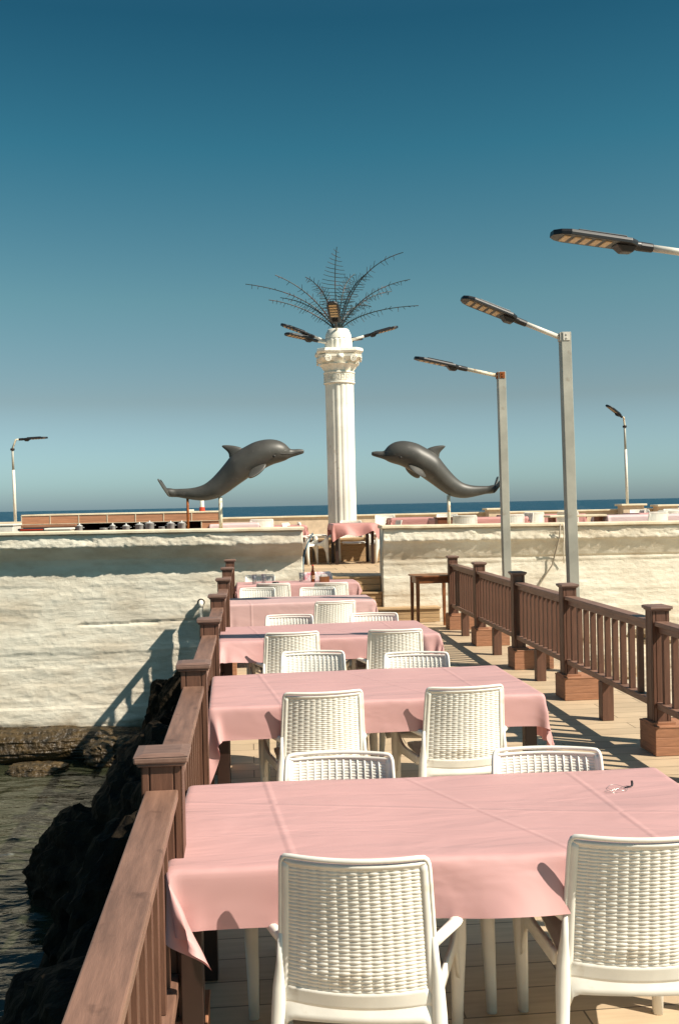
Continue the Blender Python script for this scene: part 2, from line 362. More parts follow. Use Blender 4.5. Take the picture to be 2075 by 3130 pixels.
# ------------------------------------------------------------------ camera, light, sky
cam = bpy.data.cameras.new('camera'); co = bpy.data.objects.new('camera', cam); col.objects.link(co)
co.matrix_world = Matrix.Translation((0, 0, 1.9)) @ Matrix.Rotation(R(-5.2), 4, 'Z') @ Matrix.Rotation(R(90 - .41), 4, 'X') @ Matrix.Rotation(R(-1.17), 4, 'Z')
cam.sensor_fit = 'VERTICAL'; cam.sensor_height = 36; cam.lens = 36 * 2300 / 2365
cam.clip_start = .05; cam.clip_end = 60000
scene.camera = co
SUN = Vector((.857, -.514, .986)).normalized()
sd = bpy.data.lights.new('sun', 'SUN'); sd.energy = 5.0; sd.angle = R(.5); sd.color = (1, .91, .77)
so = bpy.data.objects.new('sun', sd); col.objects.link(so)
so.rotation_euler = SUN.to_track_quat('Z', 'Y').to_euler(); so.location = (10, -8, 12)
w = bpy.data.worlds.new('World'); scene.world = w; w.use_nodes = True
nt = w.node_tree; bg = nt.nodes['Background']
sk = nt.nodes.new('ShaderNodeTexSky'); sk.sky_type = 'NISHITA'; sk.sun_disc = False
sk.sun_elevation = math.asin(SUN.z); sk.sun_rotation = math.atan2(SUN.x, SUN.y)
sk.air_density = 1.0; sk.dust_density = 1.2; sk.ozone_density = 2.0; sk.altitude = 0
mx = nt.nodes.new('ShaderNodeMix'); mx.data_type = 'RGBA'; mx.blend_type = 'MULTIPLY'; mx.inputs[0].default_value = 1
# the air over the sea: greyer towards the horizon, deeper teal higher up (by direction only)
wt = nt.nodes.new('ShaderNodeTexCoord'); ws = nt.nodes.new('ShaderNodeSeparateXYZ'); wr = nt.nodes.new('ShaderNodeValToRGB')
nt.links.new(wt.outputs['Generated'], ws.inputs[0]); nt.links.new(ws.outputs[2], wr.inputs[0]); nt.links.new(wr.outputs[0], mx.inputs[7])
SK = [(0.0, (.60, .80, .98)), (.024, (.55, .77, .92)), (.104, (.46, .50, .47)), (.2, (.36, .53, .44)), (.335, (.145, .44, .40)), (.437, (.08, .315, .315)), (.7, (.22, .44, .46)), (1.0, (.3, .46, .48))]
while len(wr.color_ramp.elements) < len(SK): wr.color_ramp.elements.new(.5)
for e_, (p_, c_) in zip(wr.color_ramp.elements, SK): e_.position = p_; e_.color = (*c_, 1)
nt.links.new(sk.outputs[0], mx.inputs[6]); nt.links.new(mx.outputs[2], bg.inputs[0])
bg.inputs[1].default_value = .1125
scene.view_settings.view_transform = 'Standard'; scene.view_settings.look = 'None'
scene.view_settings.exposure = .6; scene.view_settings.gamma = 1

# ------------------------------------------------------------------ setting
TZ = .72                     # terrace level
def fbm(p, o=4): return noise.fractal(p, 1.0, 2.0, o)
# the sea
mb = MB(); mb.add([(-30000, 28.35, -1.97), (30000, 28.35, -1.97), (30000, 40000, -1.97), (-30000, 40000, -1.97)], [(0, 1, 2, 3)])
tag(mb.build('sea', M['sea']), kind='structure')
def wfn(u, v):
    x = -14 + 14 * u; y = -6 + 22.2 * v
    z = -1.95 + .035 * noise.noise(Vector((x * 1.1, y * 2.2, 3))) + .018 * noise.noise(Vector((x * 3.1, y * 5.2, 8)))
    return (x, y, z)
mb = MB(); mb.grid(230, 360, wfn)
tag(mb.build('water', M['water'], smooth=True), kind='structure')
# deck slab
mb = MB(); mb.b2(-.46, 3.66, -3, 15.66, -.28, 0)
tag(mb.build('deck', M['deck']), kind='structure')
# terrace slab
FZ = TZ + .09              # the seating areas left and right stand one low step higher
mb = MB(); mb.b2(-14, 16, 16.26, 28.3, -2.2, TZ); mb.b2(-13.9, .55, 17.6, 28.2, TZ + .001, FZ); mb.b2(3.0, 15.9, 17.6, 28.2, TZ + .001, FZ); mb.b2(.845, 2.125, 16.16, 16.262, -.2, TZ)
tag(mb.build('terrace', M['terrace']), kind='structure')
# rubble ground right of the deck
def gfn(u, v):
    x = 3.6 + 12 * u; y = -3 + 19.1 * v
    return (x, y, -.42 + .16 * fbm(Vector((x * .8, y * .8, 1))) + .05 * fbm(Vector((x * 4, y * 4, 2))))
mb = MB(); mb.grid(120, 190, gfn)
tag(mb.build('ground', M['sand'], smooth=True), kind='structure')

# ------------------------------------------------------------------ plastered walls
def make_wall(name, X0, X1, zt0, zt1, zb, label, seed, fy=16.0):
    root = empty(name, (0, 0, 0), label=label, cat='wall')
    # profile (y, z) of the wall: proud band, cove, lower face, back
    def seg(a, b, st):
        n = max(1, int(math.dist(a, b) / st)); return [(a[0] + (b[0] - a[0]) * i / n, a[1] + (b[1] - a[1]) * i / n) for i in range(n)]
    st = .022
    pr_ = seg((15.775, 1.505), (15.768, 1.47), st) + seg((15.768, 1.47), (15.765, 1.31), st) + seg((15.765, 1.31), (15.80, 1.275), st)
    pr_ += seg((15.80, 1.275), (fy - .04, 1.10), st) + seg((fy - .04, 1.10), (fy, 1.0), st) + seg((fy, 1.0), (fy, zb), st)
    nf = len(pr_)
    pr_ += [(fy, zb), (16.25, zb), (16.25, .6), (16.22, 1.50)]
    nu = int((X1 - X0) / .024); vs = []; m_ = len(pr_)
    rr = random.Random(seed)
    courses = []; z = 1.2
    while z > zb - .5:
        courses.append((z, rr.uniform(-.010, .012), rr.uniform(-.006, .006))); z -= rr.uniform(.10, .30)
    for i in range(nu + 1):
        x = X0 + (X1 - X0) * i / nu
        tilt = (zt0 + (zt1 - zt0) * i / nu) - 1.56
        for j, (y, z) in enumerate(pr_):
            if j >= nf: vs.append((x, y, z + (tilt if z > 1 else 0))); continue
            d = 0
            p = Vector((x, z * 1.3, seed)); ps = Vector((x * .42, z * 1.7, seed + 2))
            if z > 1.29:
                d = .012 * fbm(p * 2.2) + .012 * abs(fbm(p * 6 + Vector((3, 3, 3)))) + .005 * fbm(p * 20)
                if fbm(Vector((x * 2.1, z * 9, seed + 4))) > .32: d -= .012
                if 1.30 < z < 1.34: d += .016 * fbm(Vector((x * 9, z * 3, 4)))
            elif z > 1.0:
                d = .006 * fbm(p * 3) + .003 * fbm(p * 14)
            else:
                off = 0
                zw = z + .012 * fbm(Vector((x * .8, z * 3, 5 + seed)))
                for q, (cz, o_, sl) in enumerate(courses):
                    if zw < cz: off = o_ + sl * (x - X0) * .3
                edge = min(abs(zw - c[0]) for c in courses)
                d = off * .7 + .012 * fbm(ps * 1.3) + .006 * fbm(ps * 4.2) * (1 if z > -.9 else 1.8) + .010 * max(0, fbm(p * 3.3) - .12) + .005 * abs(fbm(Vector((x * 1.6, z * 9, 7)))) + .0035 * fbm(p * 17)
                if edge < .014: d -= .006 * (1 - edge / .014) * max(0, min(1, .6 + 1.6 * fbm(Vector((x * 1.2, z * 5, 9)))))
                if abs(z - .12 - .01 * x - .006 * fbm(Vector((x * 3, 1, 1)))) < .0125 and -2.7 < x < -.3: d -= .022
                d *= min(1, (1.02 - z) / .12)
            bottom = .05 * fbm(Vector((x * 5, 2, seed))) if 1.25 < z < 1.31 else 0
            vs.append((x, y - d, z + tilt * (1 if z > 1 else 0) + bottom * .35))
    fs = []
    for i in range(nu):
        for j in range(m_):
            j2 = (j + 1) % m_
            fs.append((i * m_ + j, i * m_ + j2, (i + 1) * m_ + j2, (i + 1) * m_ + j))
    fs.append(tuple(range(m_ - 1, -1, -1))); fs.append(tuple(nu * m_ + k for k in range(m_)))
    mb = MB(); mb.add(vs, fs)
    me = mb.build('plastered_face', M['plaster'], root, smooth=True)
    # coping slab with a slightly uneven lip
    cv = []; n = int((X1 - X0) / .12)
    for i in range(n + 1):
        x = X0 + (X1 - X0) * i / n + (0.02 if i == n else (-.02 if i == 0 else 0))
        zt = zt0 + (zt1 - zt0) * i / n
        jz = .004 * fbm(Vector((x * 2, 1, seed))); jy = .008 * fbm(Vector((x * 3, 5, seed)))
        for y, z in ((15.735 + jy, zt - .050 + jz * 2), (15.725 + jy, zt - .042 + jz), (15.725 + jy, zt - .01 + jz), (15.738 + jy, zt + jz), (16.27, zt), (16.28, zt - .02), (16.27, zt - .055)):
            cv.append((x, y, z))
    fs = []
    for i in range(n):
        for j in range(7):
            j2 = (j + 1) % 7; fs.append((i * 7 + j, i * 7 + j2, (i + 1) * 7 + j2, (i + 1) * 7 + j))
    fs.append(tuple(range(6, -1, -1))); fs.append(tuple(n * 7 + k for k in range(7)))
    MB().add(cv, fs).build('coping', M['coping'], root)
    return root
wl = make_wall('parapet_wall', -8.5, .845, 1.60, 1.56, -1.9, 'rough white sea wall with overhanging band on the left, dolphin shadowless, ending at the stair gap', 11)
wl['label'] = 'tall rough white plastered wall standing in the water left of the gap, railing shadow on it'
wr = make_wall('parapet_wall', 2.125, 10.5, 1.555, 1.50, -.55, 'rough white plastered wall right of the gap, behind the lamp poles and the side table', 23, fy=15.91)

# ------------------------------------------------------------------ steps up to the terrace
st = empty('deck_steps', (0, 0, 0), label='pale wooden plank steps climbing from the deck to the gap in the white wall', cat='steps')
for k, (y0, y1, z0, z1, xa, xb) in enumerate(((15.665, 15.97, .004, .24, -.15, 3.0), (15.972, 16.2, .004, .48, .86, 2.11))):
    mb = MB()
    nr = 3 if k == 0 else 6
    for q in range(nr):
        h = (z1 - .03 - z0) / nr
        mb.b2(xa, xb, y0 + .004, y1, z0 + q * h, z0 + (q + 1) * h - .005)
    mb.b2(xa - .01, xb + .01, y0 - .02, y1 - .002, z1 - .028, z1)
    mb.build('step', M['pale_wood'], st, bevel=.003)
mb = MB()
for q in range(2):
    mb.b2(.86, 2.11, 16.10, 16.155, .50 + q * .1, .595 + q * .1)
mb.b2(.86, 2.11, 16.08, 16.30, .7, TZ + .012)
mb.build('step', M['pale_wood'], st, bevel=.003)

# ------------------------------------------------------------------ railings
def post_mb(h, z0=0):
    mb = MB()
    mb.b2(-.058, .058, -.058, .058, z0, h)
    for a in range(4):
        Mx = Matrix.Rotation(a * PI / 2, 4, 'Z')
        for (u0, u1) in ((-.066, -.041), (-.037, .037), (.041, .066)):
            p = [(u0, -.066), (u1, -.066), (u1, -.0575), (u0, -.0575)]
            vs = [Mx @ Vector((x, y, z)) for z in (z0, h) for x, y in p]
            mb.add(vs, [(0, 3, 2, 1), (4, 5, 6, 7), (0, 1, 5, 4), (1, 2, 6, 5), (2, 3, 7, 6), (3, 0, 4, 7)])
    return mb
def cap_mb(h):
    mb = MB()
    mb.b2(-.078, .078, -.078, .078, h, h + .012)
    mb.b2(-.088, .088, -.088, .088, h + .012, h + .034)
    mb.add([(-.088, -.088, h + .034), (.088, -.088, h + .034), (.088, .088, h + .034), (-.088, .088, h + .034), (-.06, -.06, h + .041), (.06, -.06, h + .041), (.06, .06, h + .041), (-.06, .06, h + .041)],
           [(0, 1, 5, 4), (1, 2, 6, 5), (2, 3, 7, 6), (3, 0, 4, 7), (4, 5, 6, 7)])
    return mb
def share(name, me_obj, parent, loc, rz=0):
    o = bpy.data.objects.new(name, me_obj.data); col.objects.link(o); o.parent = parent; o.location = loc; o.rotation_euler = (0, 0, rz)
    for md in me_obj.modifiers:
        n = o.modifiers.new(md.name, md.type)
        if md.type == 'BEVEL': n.width = md.width; n.segments = md.segments; n.limit_method = md.limit_method
    return o
def railing(X, ys, label, ped_side):
    root = empty('deck_railing', (X, 0, 0), label=label, cat='railing')
    first = {}
    def put(name, mbf, m, parent, loc, rz=0, bevel=.003):
        key = (name, mbf.__name__ if callable(mbf) else 0)
        if name in first:
            return share(name, first[name], parent, loc, rz)
        o = mbf().build(name, m, parent, bevel=bevel, loc=loc); o.rotation_euler = (0, 0, rz); first[name] = o
        return o
    P0 = .22
    def pedm():
        mb = MB()
        w0, w1, d = (-.03, .40, .15) if ped_side > 0 else (-.12, .14, .15)
        w0, w1 = (-.09, .36) if ped_side > 0 else (-.12, .13)
        for q in range(3):
            mb.b2(w0, w1, -d, d, .003 + q * .068, .003 + q * .068 + .065)
        mb.b2(w0 + .002, w1 - .002, -d + .002, d - .002, .003, .206)
        mb.b2(w0 - .003, w1 + .003, -d - .003, d + .003, .206, .22)
        mb.b2(-.092, .092, -.092, .092, .22, .238)
        return mb
    for i, y in enumerate(ys):
        lean = rnd.uniform(-.004, .004)
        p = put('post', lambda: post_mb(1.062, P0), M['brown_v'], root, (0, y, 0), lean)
        c = share('cap', first['cap'], p, (0, 0, 0)) if 'cap' in first else cap_mb(1.062).build('cap', M['brown_cap'], p, bevel=.006)
        first['cap'] = c
        put('pedestal', pedm, M['orange_wood'], root, (0, y, 0))
        if i + 1 == len(ys): continue
        y0, y1 = y + .0675, ys[i + 1] - .0675
        z = .985
        tr = MB(); tr.b2(-.053, .053, y0, y1, z - .034, z); tr.b2(-.022, .022, y0 + .002, y1 - .002, z - .085, z - .036)
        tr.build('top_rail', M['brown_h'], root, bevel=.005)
        br = MB(); br.b2(-.045, .045, y0 + .001, y1 - .001, .335, .385)
        br.build('bottom_rail', M['brown_h'], root, bevel=.004)
        ym = (y0 + y1) / 2 + .06
        put('support_leg', lambda: MB().b2(-.05, .05, -.05, .05, .002, .333), M['brown_v'], root, (0, ym, 0))
        n = 11
        for k in range(n):
            yy = y0 + (y1 - y0) * (k + .5) / n
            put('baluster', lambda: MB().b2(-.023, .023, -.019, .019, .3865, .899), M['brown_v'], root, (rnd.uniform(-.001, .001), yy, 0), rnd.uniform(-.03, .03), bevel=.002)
    return root
railing(-.30, [-.66, 1.34, 3.34, 5.22, 7.26, 9.22, 11.3, 13.3, 15.33], 'brown railing along the water side of the deck, beside the left ends of the tables', -1)
railing(3.03, [5.35, 7.22, 9.33, 11.12, 13.02, 14.76], 'brown railing on orange wooden pedestals running along the right side of the walkway', 1)

# ------------------------------------------------------------------ chair
def make_chair(label, group):
    root = empty('woven_armchair', (0, 0, 0), label=label, cat='chair', group=group)
    pm = M['plastic']
    def P(u, v, off=0):
        w_ = .246 - .022 * v
        x = u * w_
        y = -.218 - .052 * v ** 2 - .050 * (1 - u * u) * (.35 + .65 * min(1, v * 3 + .3)) - off
        z = .368 + .472 * v - .012 * (1 - u * u) * max(0, 1 - v * 1.6)
        return Vector((x, y, z))
    U, V0, V1 = .88, .115, .95
    # smooth border of the shell (ring around the woven field)
    def ring(fa, fb, n, k):
        mb_.grid(n, k, lambda a, b: P(*[fa(a)[i] * (1 - b) + fb(a)[i] * b for i in (0, 1)]))
    mb_ = MB()
    ring(lambda a: (-1 + 2 * a, .965), lambda a: (-U + 2 * U * a, V1 - .012), 24, 2)
    ring(lambda a: (-1, .0 + .965 * a), lambda a: (-U, V0 + (V1 - .012 - V0) * a), 20, 2)
    ring(lambda a: (1, .0 + .965 * a), lambda a: (U, V0 + (V1 - .012 - V0) * a), 20, 2)
    ring(lambda a: (-1 + 2 * a, .0), lambda a: (-U + 2 * U * a, V0), 24, 5)
    mb_.build('back_frame', pm, root, smooth=True, solid=.011)
    # woven field: strands passing over and under stakes
    wv = MB(); rows, cols, su = 34, 13, 5
    pitch = (V1 - V0) / rows
    for r_ in range(rows):
        vc = V0 + pitch * (r_ + .5) - .004
        n = cols * su
        def wf(a, b, r_=r_, vc=vc):
            u = -U - .02 + 2 * (U + .02) * a
            ph = a * cols
            over = math.sin(PI * (ph % 1)) ** .8
            alt = 1 if (int(min(ph, cols - .001)) + r_) % 2 == 0 else -1
            th = PI * 2 * b
            hh = .472 * pitch * (.50 + .07 * over)
            off = (.0022 + .0005 * alt) * over + .0026 * math.cos(th)
            q = P(u, vc, off)
            q.z += hh * math.sin(th)
            return q
        wv.grid(n, 8, wf)
    for c_ in range(1, cols):
        u = -U + 2 * U * c_ / cols
        wv.sweep([P(u, V0 - .01 + (V1 + .0 - V0) * t / 8, -.001) for t in range(9)], .0045, .003, n=6, up=(0, 1, 0))
    wv.build('woven_back', pm, root, smooth=True)
    # rounded rim around sides and top
    rim = [P(-1, v) for v in (0, .2, .4, .6, .8, .9)] + [P(-.995, .945), P(-.975, .975), P(-.94, .99)]
    rim += [P(u, .993) for u in [(-.85 + 1.7 * i / 14) for i in range(15)]]
    rim += [P(.94, .99), P(.975, .975), P(.995, .945)] + [P(1, v) for v in (.9, .8, .6, .4, .2, 0)]
    MB().sweep(rim, .0085, .008, n=8, up=(0, 1, 0)).build('rim', pm, root, smooth=True)
    # seat
    def sf(a, b):
        s_ = -1 + 2 * a; t = b
        y = -.200 + .485 * t
        wd = .245 + .015 * t
        x = s_ * wd * .98 * (1 - .10 * max(0, t - .85) / .15)
        z = .408 - .012 * (1 - s_ * s_) + .008 * t - (.035 * max(0, (t - .86) / .14) ** 2) - .012 * abs(s_) ** 8
        return (x, y, z)
    MB().grid(16, 16, sf).build('seat', pm, root, smooth=True, solid=.016)
    # rear skirt between the back legs with rounded cut-out
    def kf(a, b):
        s_ = -1 + 2 * a
        zb = .318 - .06 * max(0, (abs(s_) - .86) / .14) ** 2
        zt = .39
        z = zt + (zb - zt) * b
        return (s_ * .238, -.214 - .022 * b - .02 * (1 - s_ * s_), z)
    MB().grid(24, 4, kf).build('skirt', pm, root, smooth=True, solid=.012)
    for s_ in (-1, 1):
        pts = [P(s_, .45), P(s_, .25), Vector((s_ * .245, -.216, .41)), Vector((s_ * .248, -.220, .33)), Vector((s_ * .254, -.238, .2)), Vector((s_ * .268, -.278, .0))]
        MB().sweep(pts, [.009, .013, .021, .024, .021, .017], [.010, .016, .026, .026, .021, .017], n=10, up=(0, 1, 0), sq=2.8).build('leg', pm, root, smooth=True)
        pts = [Vector((s_ * .314, .255, .555)), Vector((s_ * .318, .262, .49)), Vector((s_ * .314, .262, .36)), Vector((s_ * .308, .272, .18)), Vector((s_ * .304, .285, 0))]
        MB().sweep(pts, [.018, .024, .028, .023, .019], [.032, .042, .040, .026, .021], n=10, up=(0, 1, 0), sq=2.8).build('leg', pm, root, smooth=True)
        pts = [P(s_, .41), Vector((s_ * .258, -.19, .566)), Vector((s_ * .300, -.11, .572)), Vector((s_ * .326, .02, .572)), Vector((s_ * .332, .16, .574)), Vector((s_ * .328, .235, .568)), Vector((s_ * .316, .272, .535))]
        MB().sweep(pts, [.010, .016, .022, .026, .027, .026, .018], [.022, .018, .012, .010, .010, .013, .014], n=10, up=(0, 0, 1)).build('armrest', pm, root, smooth=True)
        # arched web between seat side and front leg
        def ab(a, b, s_=s_):
            y = -.13 + .38 * a
            zt = .415 + .10 * max(0, (a - .55) / .45) ** 2
            zb = .362 - .16 * max(0, (a - .72) / .28) ** 2.2
            return (s_ * (.255 + .057 * a), y, zt + (zb - zt) * b)
        MB().grid(18, 3, ab).build('side_web', pm, root, smooth=True, solid=.014)
    return root

CH = []   # (x_mid_of_top_corners, y, angle_deg (0 = back towards camera), label)
BY = .27
near = [
 (.295, 2.995, -11, 'white woven plastic armchair nearest the camera, whole back visible at the front pink table'),
 (1.215, 3.045, -7, 'white woven armchair cut off by the right frame edge at the front pink table'),
 (.40, 5.66, 3, 'white woven armchair, back to us, left at the near side of second table'),
 (1.22, 5.66, 2, 'white woven armchair, back to us, right at the near side of second table'),
 (.34, 8.36, 5, 'white woven armchair, left one with its back to us at the third pink table'),
 (1.21, 8.33, -2, 'white woven armchair, right one with its back to us at the third table'),
 (.93, 10.95, 10, 'lone white armchair, back to us, before the low hanging cloth of the fourth table'),
 (.315, 13.70, -6, 'white armchair, left one with its back to us at the last deck table'),
 (1.10, 13.56, -2, 'white armchair, right one with its back to us at the last deck table'),
]
far = [
 (.36, 4.21, 172, 'white armchair facing us behind the front table, left one, only its top showing'),
 (1.24, 4.14, 172, 'white armchair facing us behind the front table, right one, top above the cloth'),
 (.44, 7.20, 175, 'white woven armchair facing us between second and third tables, on the left'),
 (1.16, 6.98, 173, 'white woven armchair facing us between second and third tables, on the right'),
 (.37, 9.66, 174, 'white woven armchair facing us behind the third table, left one'),
 (1.19, 9.60, 174, 'white woven armchair facing us behind the third table, right one'),
 (.09, 13.0, 177, 'white woven armchair facing us behind the fourth table, left one beside the railing'),
 (.86, 12.80, 173, 'white woven armchair facing us behind the fourth table, right one'),
 (.15, 15.44, 180, 'bare white armchair facing us behind the drinking glasses at the last table'),
 (1.04, 15.44, 178, 'white armchair behind the beer bottle with a printed cloth over its back'),
]
proto = None
for (x, y, a, lab) in near + far:
    rz = R(a)
    # top corners sit at local y = -.27 ; place root so that they land on (x, y)
    ox, oy = -(-.27) * -math.sin(rz), .27 * math.cos(rz)
    loc = (x - (-math.sin(rz)) * -.27, y + math.cos(rz) * .27, 0)
    g = 'white woven armchairs around the deck tables'
    if proto is None:
        proto = make_chair(lab, g); proto.location = loc; proto.rotation_euler = (0, 0, rz)
    else:
        copy_tree(proto, None, loc, rz, lab, g)

# ------------------------------------------------------------------ cloth (position based dynamics, run in the script)
def cloth(a, b, top, ov, s=.03, seed=0, steps=170, iters=7, wind=(0, 0), lift=None, flare=.3):
    """table half sizes a, b; ov = overhang (left, right, front, back); returns grid of points"""
    oL, oR, oF, oB = ov
    sx_ = 2 * a / max(1, round(2 * a / s)); sy_ = 2 * b / max(1, round(2 * b / s))
    xs = -a + sx_ * np.arange(-round(oL / sx_), round(2 * a / sx_) + round(oR / sx_) + 1)
    ys = -b + sy_ * np.arange(-round(oF / sy_), round(2 * b / sy_) + round(oB / sy_) + 1)
    P = np.zeros((len(xs), len(ys), 3)); P[..., 0] = xs[:, None]; P[..., 1] = ys[None, :]; P[..., 2] = top
    rg = np.random.RandomState(seed)
    inside = (np.abs(P[..., 0]) <= a + .004) & (np.abs(P[..., 1]) <= b + .004)
    W = np.where(inside, 0., 1.)[..., None]
    ph = rg.rand(12) * 6.28
    X, Y = P[..., 0].copy(), P[..., 1].copy()
    und = .0022 * (np.sin(X * 3.1 + Y * 1.3 + ph[0]) + np.sin(-X * 2.1 + Y * 5.1 + ph[1]) + .7 * np.sin(X * 7.3 + Y * 9 + ph[2]))
    P[..., 2] += np.where(inside, np.maximum(und, -.0035) + .0045, 0)
    out = np.maximum(np.maximum(np.abs(X) - a, np.abs(Y) - b), 0)
    P[..., 2] -= out * .95; P[..., 0] -= np.sign(X) * np.maximum(np.abs(X) - a, 0) * .75; P[..., 1] -= np.sign(Y) * np.maximum(np.abs(Y) - b, 0) * .75
    P[..., 0] += W[..., 0] * rg.randn(*X.shape) * .002; P[..., 1] += W[..., 0] * rg.randn(*X.shape) * .002
    Q = P.copy(); dt = 1 / 50.
    def sol(A, B, wA, wB, Lr, k):
        d = B - A; l = np.sqrt((d * d).sum(-1, keepdims=True)) + 1e-9
        c = (l - Lr) / l * k / (wA + wB + 1e-9) * d
        A += wA * c; B -= wB * c
    for t in range(steps):
        Vv = (P - Q); Q = P.copy()
        damp = .97 if t < steps * .6 else .88
        acc = np.zeros_like(P); acc[..., 2] = -9.8
        g = math.sin(t * .21)
        wv = .5 + .5 * np.sin(X * 5 + ph[3] + t * .03) * np.sin(Y * 4 + ph[4])
        acc[..., 0] += wind[0] * wv; acc[..., 1] += wind[1] * wv
        if lift is not None:
            for (lx, ly, rad, fx, fy, fz) in lift:
                k = np.exp(-((X - lx) ** 2 + (Y - ly) ** 2) / rad ** 2)
                acc[..., 0] += fx * k; acc[..., 1] += fy * k; acc[..., 2] += fz * k
        P = P + W * (Vv * damp + acc * dt * dt)
        for it in range(iters):
            for ax in (0, 1):
                S = P if ax == 0 else P.transpose(1, 0, 2); WS = W if ax == 0 else W.transpose(1, 0, 2)
                n = S.shape[0]; sl = sx_ if ax == 0 else sy_
                for o in (0, 1):
                    m_ = (n - o) // 2
                    sol(S[o:o + 2 * m_:2], S[o + 1:o + 2 * m_:2], WS[o:o + 2 * m_:2], WS[o + 1:o + 2 * m_:2], sl, 1)
                if it % 2 == 0:
                    for o in range(4):
                        A_ = S[o::4]; B_ = S[o + 2::4]; m_ = min(len(A_), len(B_))
                        wa, wb = WS[o::4][:m_], WS[o + 2::4][:m_]
                        sol(A_[:m_], B_[:m_], wa, wb, 2 * sl, .02)
            L2 = math.hypot(sx_, sy_)
            for o in (0, 1):
                A_ = P[o:-1:2, :-1]; B_ = P[o + 1::2, 1:]; m_ = min(len(A_), len(B_))
                sol(A_[:m_], B_[:m_], W[o:-1:2, :-1][:m_], W[o + 1::2, 1:][:m_], L2, .25)
                A_ = P[o:-1:2, 1:]; B_ = P[o + 1::2, :-1]; m_ = min(len(A_), len(B_))
                sol(A_[:m_], B_[:m_], W[o:-1:2, 1:][:m_], W[o + 1::2, :-1][:m_], L2, .25)
        # keep out of the table block
        x, y, z = P[..., 0], P[..., 1], P[..., 2]
        ins = (np.abs(x) < a + .004) & (np.abs(y) < b + .004) & (z < top - .001) & (W[..., 0] > 0)
        dx = a + .004 - np.abs(x); dy = b + .004 - np.abs(y)
        mx_ = ins & (dx < dy); my_ = ins & ~(dx < dy)
        P[..., 0] = np.where(mx_, np.sign(x) * (a + .004), x); P[..., 1] = np.where(my_, np.sign(y) * (b + .004), y)
    return P
def cloth_obj(name, P, m, loc, rz, label, group=None, cat='tablecloth', sub=1):
    nx, ny = P.shape[:2]
    mb = MB(); mb.add([tuple(p) for p in P.reshape(-1, 3).tolist()], [(i * ny + j, (i + 1) * ny + j, (i + 1) * ny + j + 1, i * ny + j + 1) for i in range(nx - 1) for j in range(ny - 1)])
    o = mb.build(name, m, smooth=True, sub=sub)
    o.location = loc; o.rotation_euler = (0, 0, rz)
    return tag(o, label, cat, group)

def table(loc, rz, a, b, h, label, group, leg=.035, m='dark_leg'):
    t = empty('dining_table', loc, rz, label=label, cat='table', group=group)
    MB().b2(-a + .004, a - .004, -b + .004, b - .004, h - .03, h - .003).build('tabletop', M[m], t, bevel=.004)
    MB().b2(-a + .05, a - .05, -b + .05, b - .05, h - .085, h - .032).build('apron', M[m], t)
    for sx in (-1, 1):
        for sy in (-1, 1):
            MB().b2(sx * (a - .055) - leg, sx * (a - .055) + leg, sy * (b - .055) - leg, sy * (b - .055) + leg, .001, h - .0335).build('leg', M[m], t, bevel=.003)
    return t
H = .757
TB = [  # xc, yc, halfL, halfD, rot, overhangs(L,R,F,B), seed, material, wind, lift, label
 (.705, 3.625, .985, .485, -1.0, (.20, .20, .175, .16), 3, 'cloth', (0, -.2), [(-1.15, -.66, .12, 5, -2, 0), (.12, -.66, .13, 0, -5, 4), (.50, -.66, .10, 0, -3, 2), (-.5, -.6, .12, 0, -1.5, 0), (-1.2, -.62, .12, 2.5, -2, 0)], 'front pink cloth, nearest table, its long left corner hanging down'),
 (.725, 6.27, .985, .545, 1.0, (.29, .26, .17, .14), 5, 'cloth', (1.5, .5), [(-1.15, -.65, .2, 0, 0, -6)], 'pink cloth on the second table, hem rising from its left hanging corner'),
 (.665, 9.04, .955, .535, 1.5, (.17, .20, .19, .16), 8, 'cloth', (-1.0, -1.5), [(-.9, -.7, .2, 0, -4, 0)], 'pink cloth on the third table with a thin lamp shadow along it'),
 (.58, 12.12, .89, .40, 1.0, (.06, .14, .46, .16), 12, 'cloth_pale', (0, -1), None, 'paler pink cloth hanging low in straight folds in front of the fourth table'),
 (.69, 14.86, .89, .33, 1.0, (.10, .12, .22, .16), 17, 'cloth', (0, 0), None, 'pink cloth on the last deck table, carrying the bottle and glasses'),
]
names = ['first', 'second', 'third', 'fourth', 'last']
tlab = ['dark legged dining table under the front pink cloth, nearest the camera', 'dark legged dining table under the second pink cloth', 'dark legged dining table under the third pink cloth',
        'dining table hidden under the paler low hanging cloth, fourth in the row', 'dining table carrying the bottle and glasses before the steps']
for i, (xc, yc, a, b, rot, ov, seed, m, wind, lift, lab) in enumerate(TB):
    table((xc, yc, 0), R(rot), a - .022, b - .022, H - .006, tlab[i], 'long dining tables on the deck')
    P = cloth(a, b, H, ov, seed=seed, wind=wind, lift=lift)
    cloth_obj('tablecloth', P, M[m], (xc, yc, 0), R(rot), lab, 'pink cloths on the deck tables')

